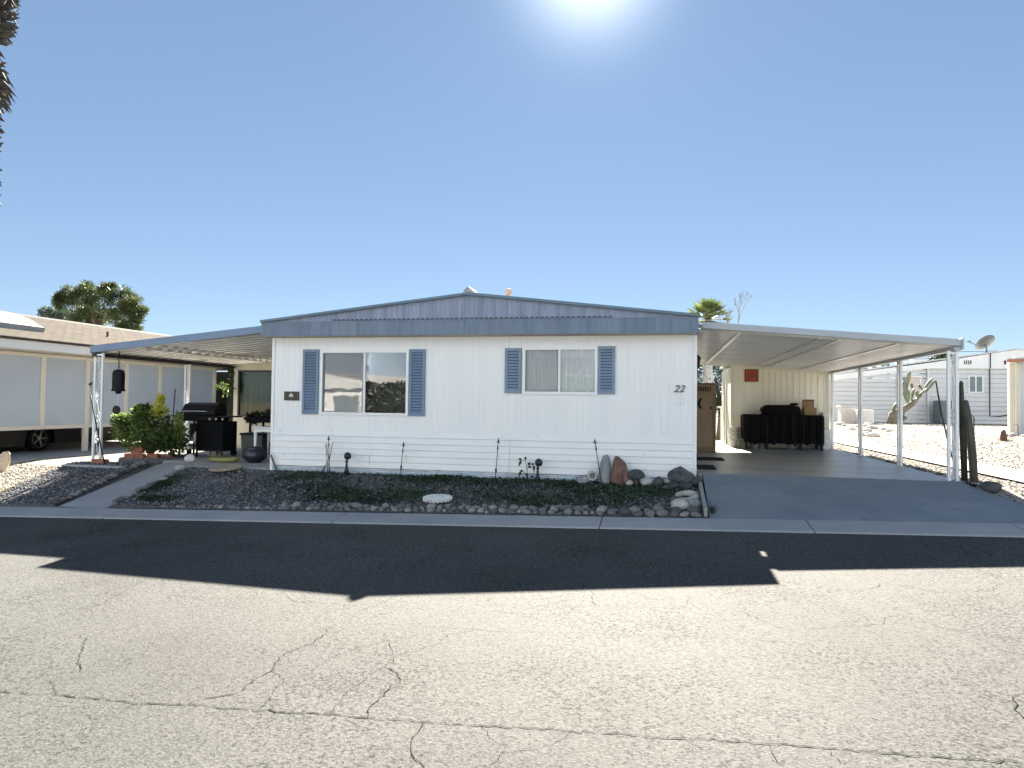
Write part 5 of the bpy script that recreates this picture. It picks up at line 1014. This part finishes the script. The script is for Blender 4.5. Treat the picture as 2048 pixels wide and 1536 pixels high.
def shingle_mat():
    m = mat('tan_shingle', (.082, .068, .058), rough=.95, spec=.06, c2=(.115, .10, .085), vs=8, bump=.4, bs=80, bd=.01); nt = m.node_tree; N = nt.nodes; L = nt.links; p = N['Principled BSDF']
    br = N.new('ShaderNodeTexBrick'); br.inputs['Scale'].default_value = 1; br.inputs['Brick Width'].default_value = .30; br.inputs['Row Height'].default_value = .14; br.inputs['Mortar Size'].default_value = .012
    br.inputs['Color1'].default_value = (1.0, 1.0, 1.0, 1); br.inputs['Color2'].default_value = (.72, .72, .74, 1); br.inputs['Mortar'].default_value = (.28, .28, .28, 1)
    tc = N.new('ShaderNodeTexCoord'); mp = N.new('ShaderNodeMapping'); mp.inputs['Rotation'].default_value = (0, 0, PI / 2); L.new(tc.outputs['Object'], mp.inputs[0]); L.new(mp.outputs[0], br.inputs['Vector'])
    ml = N.new('ShaderNodeMix'); ml.data_type = 'RGBA'; ml.blend_type = 'MULTIPLY'; ml.inputs['Factor'].default_value = 1; src = p.inputs['Base Color'].links[0].from_socket
    L.new(src, ml.inputs['A']); L.new(br.outputs['Color'], ml.inputs['B']); L.new(ml.outputs['Result'], p.inputs['Base Color']); return m
ns = lambda x: 3.015 + (-13.8 - x) * (1.045 / 4.24)
m = MB().prism([(-13.8, 10.95, ns(-13.8) - .03), (-18.04, 10.95, 4.02), (-22, 10.95, 3.0), (-22, 10.95, 3.03), (-18.04, 10.95, 4.06), (-13.8, 10.95, ns(-13.8))], (0, 12.2, 0)); nr = m.build('roof', shingle_mat(), nb)
MB().box(-13.82, -13.79, 10.95, 23.15, ns(-13.8) - .06, ns(-13.8) - .032).build('drip_edge', beamdk, nb); MB().prism([(-18.2, 10.93, 4.02), (-17.88, 10.93, 4.02), (-18.04, 10.93, 4.085)], (0, 12.25, 0)).build('ridge_shingles', mat('dark_ridge', (.05, .045, .045), rough=.9), nr)
sk = MB().box(-16.1, -14.75, 13.7, 15.1, 3.1, 3.66)
MD = Matrix.Translation((-15.5, 13.95, ns(-15.5) + .02)) @ Matrix.Rotation(math.atan(1.02 / 3.94), 4, 'Y')
k_ = MB().box(-.55, .55, -.70, .70, -.06, .11, MD).build('skylight', mat('skylight_curb', (.25, .27, .3), rough=.5, spec=.2), nr)
m = MB(); N_ = 14; vs = []
for j in range(N_ + 1):
    for i in range(N_ + 1):
        u, v = i / N_ * 2 - 1, j / N_ * 2 - 1; vs.append(MD @ Vector((u * .53, v * .68, .11 + .17 * (1 - u ** 4) * (1 - v ** 4))))
m.add(vs, [(j * (N_ + 1) + i, j * (N_ + 1) + i + 1, (j + 1) * (N_ + 1) + i + 1, (j + 1) * (N_ + 1) + i) for j in range(N_) for i in range(N_)]); m.build('dome', mat('skylight_acrylic', (.30, .33, .38), rough=.4, spec=.2), k_, smooth=True)
MB().lathe((-15.6, 17.4, ns(-15.6) - .03), [(.10, 0), (.03, .03), (.03, .17), (.032, .18)], 12).build('vent_pipe', ironm, nr)
# car parked behind the screens
car = thing('parked_car', 'dark car parked behind the shade screens, one alloy wheel showing below them', 'car', (-16.3, 14.0, .33))
cpnt = mat('dark_car_paint', (.006, .006, .008), rough=.35, spec=.25); x0, x1 = -17.15, -15.34
m = MB().prism([(x1, 11.75, .55), (x1, 11.72, .9), (x1, 12.0, 1.05), (x1, 12.9, 1.15), (x1, 13.6, 1.62), (x1, 14.9, 1.68), (x1, 15.9, 1.3), (x1, 16.2, 1.2), (x1, 16.25, .6), (x1, 15.45, .52), (x1, 15.38, .85), (x1, 15.15, 1.02), (x1, 14.85, 1.02), (x1, 14.62, .85), (x1, 14.55, .5), (x1, 13.05, .5), (x1, 12.98, .85), (x1, 12.75, 1.02), (x1, 12.45, 1.02), (x1, 12.22, .85), (x1, 12.15, .52)], (x0 - x1, 0, 0)); m.build('body', cpnt, car)
MB().prism([(x1 + .005, 13.0, 1.18), (x1 + .005, 13.62, 1.56), (x1 + .005, 14.85, 1.6), (x1 + .005, 15.6, 1.32), (x1 + .005, 14.2, 1.16)], (-.01, 0, 0)).build('side_window', mat('car_glass', (.02, .025, .03), rough=.05), car)
RY_ = Matrix.Rotation(PI / 2, 4, 'Y')
for y in (12.6, 15.0):
    for x in (-15.44, -17.05):
        wm = MB().lathe((x, y, .655), [(.22, -.09), (.31, -.1), (.328, -.06), (.328, .06), (.31, .1), (.235, .1), (.22, .05)], 30, RY_).build('wheel', blackr, car, smooth=True)
        m = MB().lathe((x, y, .655), [(.225, .04), (.232, .085), (.218, .09), (.215, .045)], 30, RY_); m.lathe((x, y, .655), [(.05, .03), (.05, .085), (.02, .09)], 14, RY_)
        for k in range(5):
            a = k * 2 * PI / 5 + .3
            for da in (-.09, .09): m.tube([(x + .075, y + .04 * math.sin(a + da * 3), .655 + .04 * math.cos(a + da * 3)), (x + .08, y + .22 * math.sin(a + da), .655 + .22 * math.cos(a + da))], [.016, .013], 6)
        m.build('rim', mat('alloy', (.35, .35, .33), rough=.3, metal=.8), wm)
ds = thing('brown_shed', 'dark brown shed in the gap between the screened house and the patio room', 'shed', (-12.5, 21.4, .33)); MB().box(-14.4, -10.6, 21.4, 24, .3, 2.72).build('wall', mat('dark_brown_board', (.03, .024, .02), rough=.8), ds); MB().box(-14.5, -10.5, 21.2, 24.1, 2.72, 2.86).build('roof', beamdk, ds); MB().box(-13.9, -13.2, 21.36, 21.4, .35, 2.4).build('door', mat('teal_door', (.02, .05, .065), rough=.5), ds)
rock('leaning_slab', rock_mesh('leaning_slab', mat('tan_slab', (.5, .42, .32), rough=.8), 99, 2, .1, (.16, .10, .3), True), (-13.0, 11.85, .35), (0, .45, 0), 'tan rock cut by the left edge beside the neighbouring drive')

# ------------------------------------------------------------------ trees
pineg = leafy('pine_needles', (.03, .055, .02), (.10, .125, .045), .3, vs=.9); pineb = leafy('bluish_foliage', (.04, .07, .065), (.10, .14, .12), .3, vs=1)
def tree(name, label, x, y, z0, blobs, n, lm, leafmat, trunk_h, tr=.25, shell=.45, wd=.3):
    t = thing(name, label, 'tree', (x, y, z0)); V_, F_ = leaf_cloud(n, pk(blobs, shell), lm[0], lm[1], wd, .35); big_mesh('crown', V_ - np.array([x, y, z0]), F_, leafmat, t)
    m = MB().tube([(x, y, z0 - .2), (x + .1, y, z0 + trunk_h * .5), (x - .1, y, z0 + trunk_h)], [tr, tr * .8, tr * .5], 9); r = random.Random(len(blobs))
    for b in blobs[:14]: m.tube([(x, y, z0 + trunk_h * .55), ((x + b[0]) / 2, (y + b[1]) / 2, (z0 + trunk_h * .7 + b[2]) / 2), (b[0], b[1], b[2])], [tr * .4, tr * .25, tr * .08], 6)
    m.build('trunk', bark, t, smooth=True); return t
r = random.Random(11); B_ = [(-42.6, 45, 8.6, 1.6, 1.5, 1.1), (-41.2, 45, 9.2, 1.5, 1.5, .8), (-43.5, 45, 9.4, .9, .9, .7), (-42.6, 45, 9.85, .8, .8, .4), (-39.6, 45, 9.2, 1.0, 1.0, .75), (-38.6, 45, 8.55, 1.1, 1.1, .75), (-38.0, 45, 8.1, .8, .8, .5), (-40.5, 45, 8.0, 2.2, 1.6, .9), (-42, 45, 7.4, 1.4, 1.3, .8), (-39.2, 45, 7.4, 1.5, 1.3, .5), (-44.2, 45, 8.9, .6, .6, .8), (-40.3, 45, 9.9, .6, .6, .35), (-38.6, 45, 6.9, .9, 1.0, .3)]
_b = []; _r = random.Random(31)
for b in B_:
    for k in range(6):
        d = Vector((_r.gauss(0, 1), _r.gauss(0, 1), _r.gauss(0, 1))).normalized() * _r.uniform(.45, 1.0); s_ = _r.uniform(.25, .52)
        _b.append((b[0] + d.x * b[3], b[1] + d.y * b[4], b[2] + d.z * b[5], b[3] * s_, b[4] * s_, b[5] * s_ * 1.1))
B_ = _b + [(-41.5, 45, 7.9, 1.7, 1.2, .8), (-39.8, 45, 7.8, 1.5, 1.2, .7)] + [(b[0], b[1], b[2] - .1, b[3] * .7, b[4] * .7, b[5] * .7) for b in B_]
tree('pine_tree', 'broad dark green pine rising above the left neighbour roof', -41, 45, 1, B_, 30000, (.14, .42), pineg, 7, .35, .8, .15)
B2 = [(-46.6, 46, 8.3, .7, .7, .35), (-45.6, 46, 8.1, .8, .8, .5), (-44.6, 46, 7.7, .9, .9, .8), (-46.2, 46, 7.7, 1.2, 1, .4), (-40.4, 47, 6.9, .8, .9, .5), (-39.6, 47, 6.4, 1.0, 1, .45)]
tree('leafy_tree', 'sparse bluish green tree top left of the broad pine', -45.6, 46, 1, B2[:4], 2600, (.12, .3), pineb, 6.5, .2, .5, .4)
tree('leafy_tree', 'sparse bluish green tree peeking out low at the right side of the broad pine', -39.8, 47, 1, B2[4:], 1500, (.12, .3), pineb, 5.5, .2, .5, .4)
palet = mat('palm_trunk_pale', (.34, .33, .3), rough=.9, c2=(.55, .53, .5), vs=14, speck=(22, .55, (.05, .06, .05), .9))
fan = leafy('palm_frond', (.05, .08, .025), (.17, .20, .07), .35, vs=2)
def fan_palm(label, x, y, z0, ztop, rad, nf, trunk_r, group=None, lo=-.35, hi=1.35, tm=None):
    t = thing('fan_palm', label, 'palm tree', (x, y, z0)); m = MB().tube([(x, y, z0 - .2), (x, y, ztop)], [trunk_r * 1.15, trunk_r], 12); m.build('trunk', tm or bark, t, smooth=True)
    m = MB(); r = random.Random(int(x * 10)); c0 = Vector((x, y, ztop))
    for i in range(nf):
        az = i * 2.4 + r.uniform(-.2, .2); el = lo + (hi - lo) * (i / nf) ** .8; d = Vector((math.cos(az) * math.cos(el), math.sin(az) * math.cos(el), math.sin(el))); p = c0 + d * rad * .5
        m.tube([c0, p], [.02, .012], 5); up = Vector((0, 0, 1)) if abs(d.z) < .95 else Vector((1, 0, 0)); s_ = d.cross(up).normalized(); n_ = 13
        for k in range(n_):
            a = (k / (n_ - 1) - .5) * 2.5; q = (d * math.cos(a) + s_ * math.sin(a)).normalized(); L_ = rad * .55 * r.uniform(.8, 1.05) * (1 - .25 * abs(a)); w_ = q.cross(d.cross(s_)).normalized() * rad * .032; e = p + q * L_ + Vector((0, 0, -L_ * .12))
            m.add([p, p + q * L_ * .5 + w_, e, p + q * L_ * .5 - w_], [(0, 1, 2), (0, 2, 3)])
    m.build('crown', fan, t); return t
fan_palm('fan palm with pale trunk and yellow green fronds above the carport roof', 1.62, 26, .5, 4.75, .95, 36, .16, tm=palet)
fan_palm('small distant palm seen under the carport roof edge', 16.05, 60, 1, 4.9, 1.5, 22, .2, hi=.5, lo=-.5)
t = thing('bare_tree', 'leafless grey tree behind the carport roof, right of the fan palm', 'tree', (3.7, 41, 1)); m = MB(); r = random.Random(6)
def twig(p, d, L_, rad, dep):
    q = p + d * L_; m.tube([p, (p + q) / 2 + Vector((r.gauss(0, .03), r.gauss(0, .03), 0)) * L_, q], [rad, rad * .8, rad * .6], 5, False)
    if dep == 0: return
    for k in range(3 if dep > 3 else 4):
        e = (d + Vector((r.gauss(0, .30), r.gauss(0, .30), r.gauss(.05, .2)))).normalized(); twig(q - d * L_ * r.uniform(0, .4), e, L_ * r.uniform(.42, .55), rad * .55, dep - 1)
twig(Vector((3.75, 41, .9)), Vector((0, 0, 1)), 4.0, .07, 6); m.build('branches', mat('grey_twig', (.22, .2, .2), rough=.9), t)
darkg = leafy('hedge_green', (.012, .03, .018), (.03, .06, .035), .2, vs=1.5)
tree('garden_tree', 'dark green tree behind the outhouse cabinet', 2.1, 27.5, .5, [(2.0, 27.5, 2.9, .65, .5, .6), (2.2, 27.5, 2.2, .5, .5, .5), (1.2, 28, 3.0, .5, .5, .6), (1.1, 28, 2.3, .35, .4, .5), (2.15, 27.4, 1.7, .4, .4, .4), (2.6, 27.6, 3.0, .7, .5, .5), (1.6, 28.3, 3.4, .8, .5, .5)], 5200, (.07, .17), darkg, 2.2, .1)
one(MB().box(1.98, 2.2, 24.9, 25.1, .5, 1.62).cbox((2.02, 24.95, 1.66), (.3, .1, .06)), 'meter_post', creamw, 'white utility post seen past the outhouse cabinet', 'post', (2.1, 25, .5), bevel=.01)
tree('cypress_tree', 'dark conifer above the far house roof, seen right of the carport', 20.6, 58, 1.1, [(20.8, 58, 5.0, .8, .8, .7), (21.2, 58, 4.7, .7, .7, .5), (20.3, 58, 5.3, .7, .7, .5), (20.9, 58, 5.7, .5, .5, .3), (19.6, 58, 4.7, .5, .5, .4), (19.3, 58, 4.4, .4, .4, .5), (20.5, 58, 4.2, 1.2, .8, .5)], 3600, (.15, .35), darkg, 4, .2)
one(MB().lathe((17.36, 60, 1), [(.09, 0), (.07, 5.2)], 8).cbox((17.36, 60, 5.9), (1.2, .08, .08)).lathe((17.36, 60, 6.1), [(.06, 0), (.06, .4)], 8), 'utility_pole', beamdk, 'thin dark utility pole beyond the far roof, seen under the carport edge', 'pole', (17.36, 60, 1))
for k, (z0_, lb) in enumerate(((6.05, 'upper thin overhead wire strung past the distant utility pole'), (5.55, 'lower thin overhead wire strung past the distant utility pole'))):
    one(MB().tube([(17.36 + dx, 60, z0_ + .9 * (dx / 26) ** 2 - .0) for dx in range(-26, 27, 4)], .022, 5), 'overhead_wire', ironm, lb, 'wire', (17.36, 60, z0_), 'overhead wires')
# shaggy palm trunk at the left edge
t = thing('shaggy_palm', 'tall shaggy palm trunk with dead leaf bases at the top left edge', 'palm tree', (-12.2, 10.5, .1)); m = MB().tube([(-12.2, 10.5, 0), (-12.22, 10.5, 5), (-12.2, 10.5, 11.5)], [.22, .19, .2], 14); m.build('trunk', bark, t, smooth=True)
m = MB(); r = random.Random(17); z = 5.3
while z < 11.4:
    bul = .13 * math.exp(-((z - 7.40) / .33) ** 2) + .15 * sm(8.05, 8.6, z) - .07 * math.exp(-((z - 7.98) / .2) ** 2)
    for k in range(13):
        a = r.uniform(0, 6.28); rad = .19 + r.uniform(0, .05) + bul; d = Vector((math.cos(a), math.sin(a), 0)); p = Vector((-12.2, 10.5, z + r.uniform(-.1, .1))) + d * (.15); s_ = Vector((-d.y, d.x, 0)); L_ = r.uniform(.07, .20) + max(0, bul) * .8; up = r.uniform(-.7, .5)
        e = p + d * (rad - .12 + L_ * .45) + Vector((0, 0, L_ * up)); q = p + d * (rad - .12); w_ = r.uniform(.025, .05)
        m.add([p + s_ * w_, p - s_ * w_, q - s_ * w_ * .9 + Vector((0, 0, .03)), q + s_ * w_ * .9 + Vector((0, 0, .03)), e, p + Vector((0, 0, -.06)), q + Vector((0, 0, -.04))], [(0, 1, 2, 3), (3, 2, 4), (1, 0, 5), (0, 3, 6, 5), (2, 1, 5, 6), (4, 2, 6), (3, 4, 6)])
    z += .085 if z > 6.8 else .12
m.build('leaf_bases', mat('dead_leaf_base', (.022, .023, .024), rough=.8, c2=(.075, .07, .062), vs=5, speck=(1.2, .68, (.13, .06, .03), .7)), t)
m = MB()
for i in range(26):
    a = i * 2.4; el = -.9 + 2.0 * i / 26; d = Vector((math.cos(a) * math.cos(el), math.sin(a) * math.cos(el), math.sin(el))); c0 = Vector((-12.2, 10.5, 11.6)); s_ = d.cross(Vector((0, 0, 1))).normalized(); p = c0 + d * .9; m.tube([c0, p], [.025, .015], 5)
    for k in range(11):
        b = (k / 10 - .5) * 2.4; q = (d * math.cos(b) + s_ * math.sin(b)).normalized(); e = p + q * .8 - Vector((0, 0, .15)); w_ = d.cross(s_).cross(q).normalized() * .035; m.add([p, p + q * .4 + w_, e, p + q * .4 - w_], [(0, 1, 2), (0, 2, 3)])
m.build('crown', fan, t)

# ------------------------------------------------------------------ across the street: seen mirrored in the windows
def across(x0, x1, y, label, wc, fcm):
    h = thing('opposite_house', label, 'house', ((x0 + x1) / 2, y, -.35)); zb = -.45; xm = (x0 + x1) / 2; ze = 2.3
    m = MB().box(x0, x1, y - .1, y, zb, ze); m.box(x0, x0 + .1, y - 12, y - .1, zb, ze); m.box(x1 - .1, x1, y - 12, y - .1, zb, ze); m.box(x0 + .1, x1 - .1, y - 12, y - 11.9, zb, ze); m.build('wall', wc, h)
    MB().prism([(x0 - .2, y + .25, ze), (x1 + .2, y + .25, ze), (x1 + .2, y + .25, ze + .3), (xm, y + .25, ze + .85), (x0 - .2, y + .25, ze + .3)], (0, -.1, 0)).build('gable', fcm, h)
    MB().prism([(x0 - .3, y + .3, ze + .27), (xm, y + .3, ze + .85), (x1 + .3, y + .3, ze + .27), (x1 + .3, y + .3, ze + .33), (xm, y + .3, ze + .93), (x0 - .3, y + .3, ze + .33)], (0, -12.5, 0)).build('roof', mat('opposite_roof', (.3, .28, .27), rough=.8), h)
    for k in (.22, .72):
        a = x0 + (x1 - x0) * k; f = MB().box(a - .06, a + 1.36, y + .002, y + .05, .95, 1.0); f.box(a - .06, a + 1.36, y + .002, y + .05, 1.95, 2.0); f.box(a - .06, a, y + .002, y + .05, 1.0, 1.95); f.box(a + 1.3, a + 1.36, y + .002, y + .05, 1.0, 1.95); wn = f.build('window', alu, h); MB().box(a, a + 1.3, y + .01, y + .02, 1.0, 1.95).build('pane', pg, wn)
across(-19.5, -13.6, -8.5, 'white gabled house across the street, mirrored in the left pane of the large window', white, mat('opposite_trim_white', (.7, .7, .68), rough=.6))
across(-8.5, -1.5, -8.5, 'pale house with a dark teal fascia across the street, mirrored in the small window', mat('opposite_pale', (.6, .6, .58), rough=.7), mat('opposite_trim_teal', (.06, .10, .12), rough=.5))
t = thing('clipped_hedge', 'dark clipped hedge across the street, mirrored in the right pane of the large window', 'hedge', (-11.7, -8.0, -.45))
def pk_h():
    return np.array([rng.uniform(-13.35, -9.4), -8.0 + rng.choice([-.5, .5]) * rng.uniform(.75, 1.0), rng.uniform(-.4, 2.55)]), rng.normal(0, 1, 3)
V_, F_ = leaf_cloud(7000, pk_h, .1, .24, .5); big_mesh('foliage', V_ - np.array([-11.7, -8.0, -.45]), F_, leafy('dark_hedge', (.006, .010, .007), (.02, .026, .016), .1), t)
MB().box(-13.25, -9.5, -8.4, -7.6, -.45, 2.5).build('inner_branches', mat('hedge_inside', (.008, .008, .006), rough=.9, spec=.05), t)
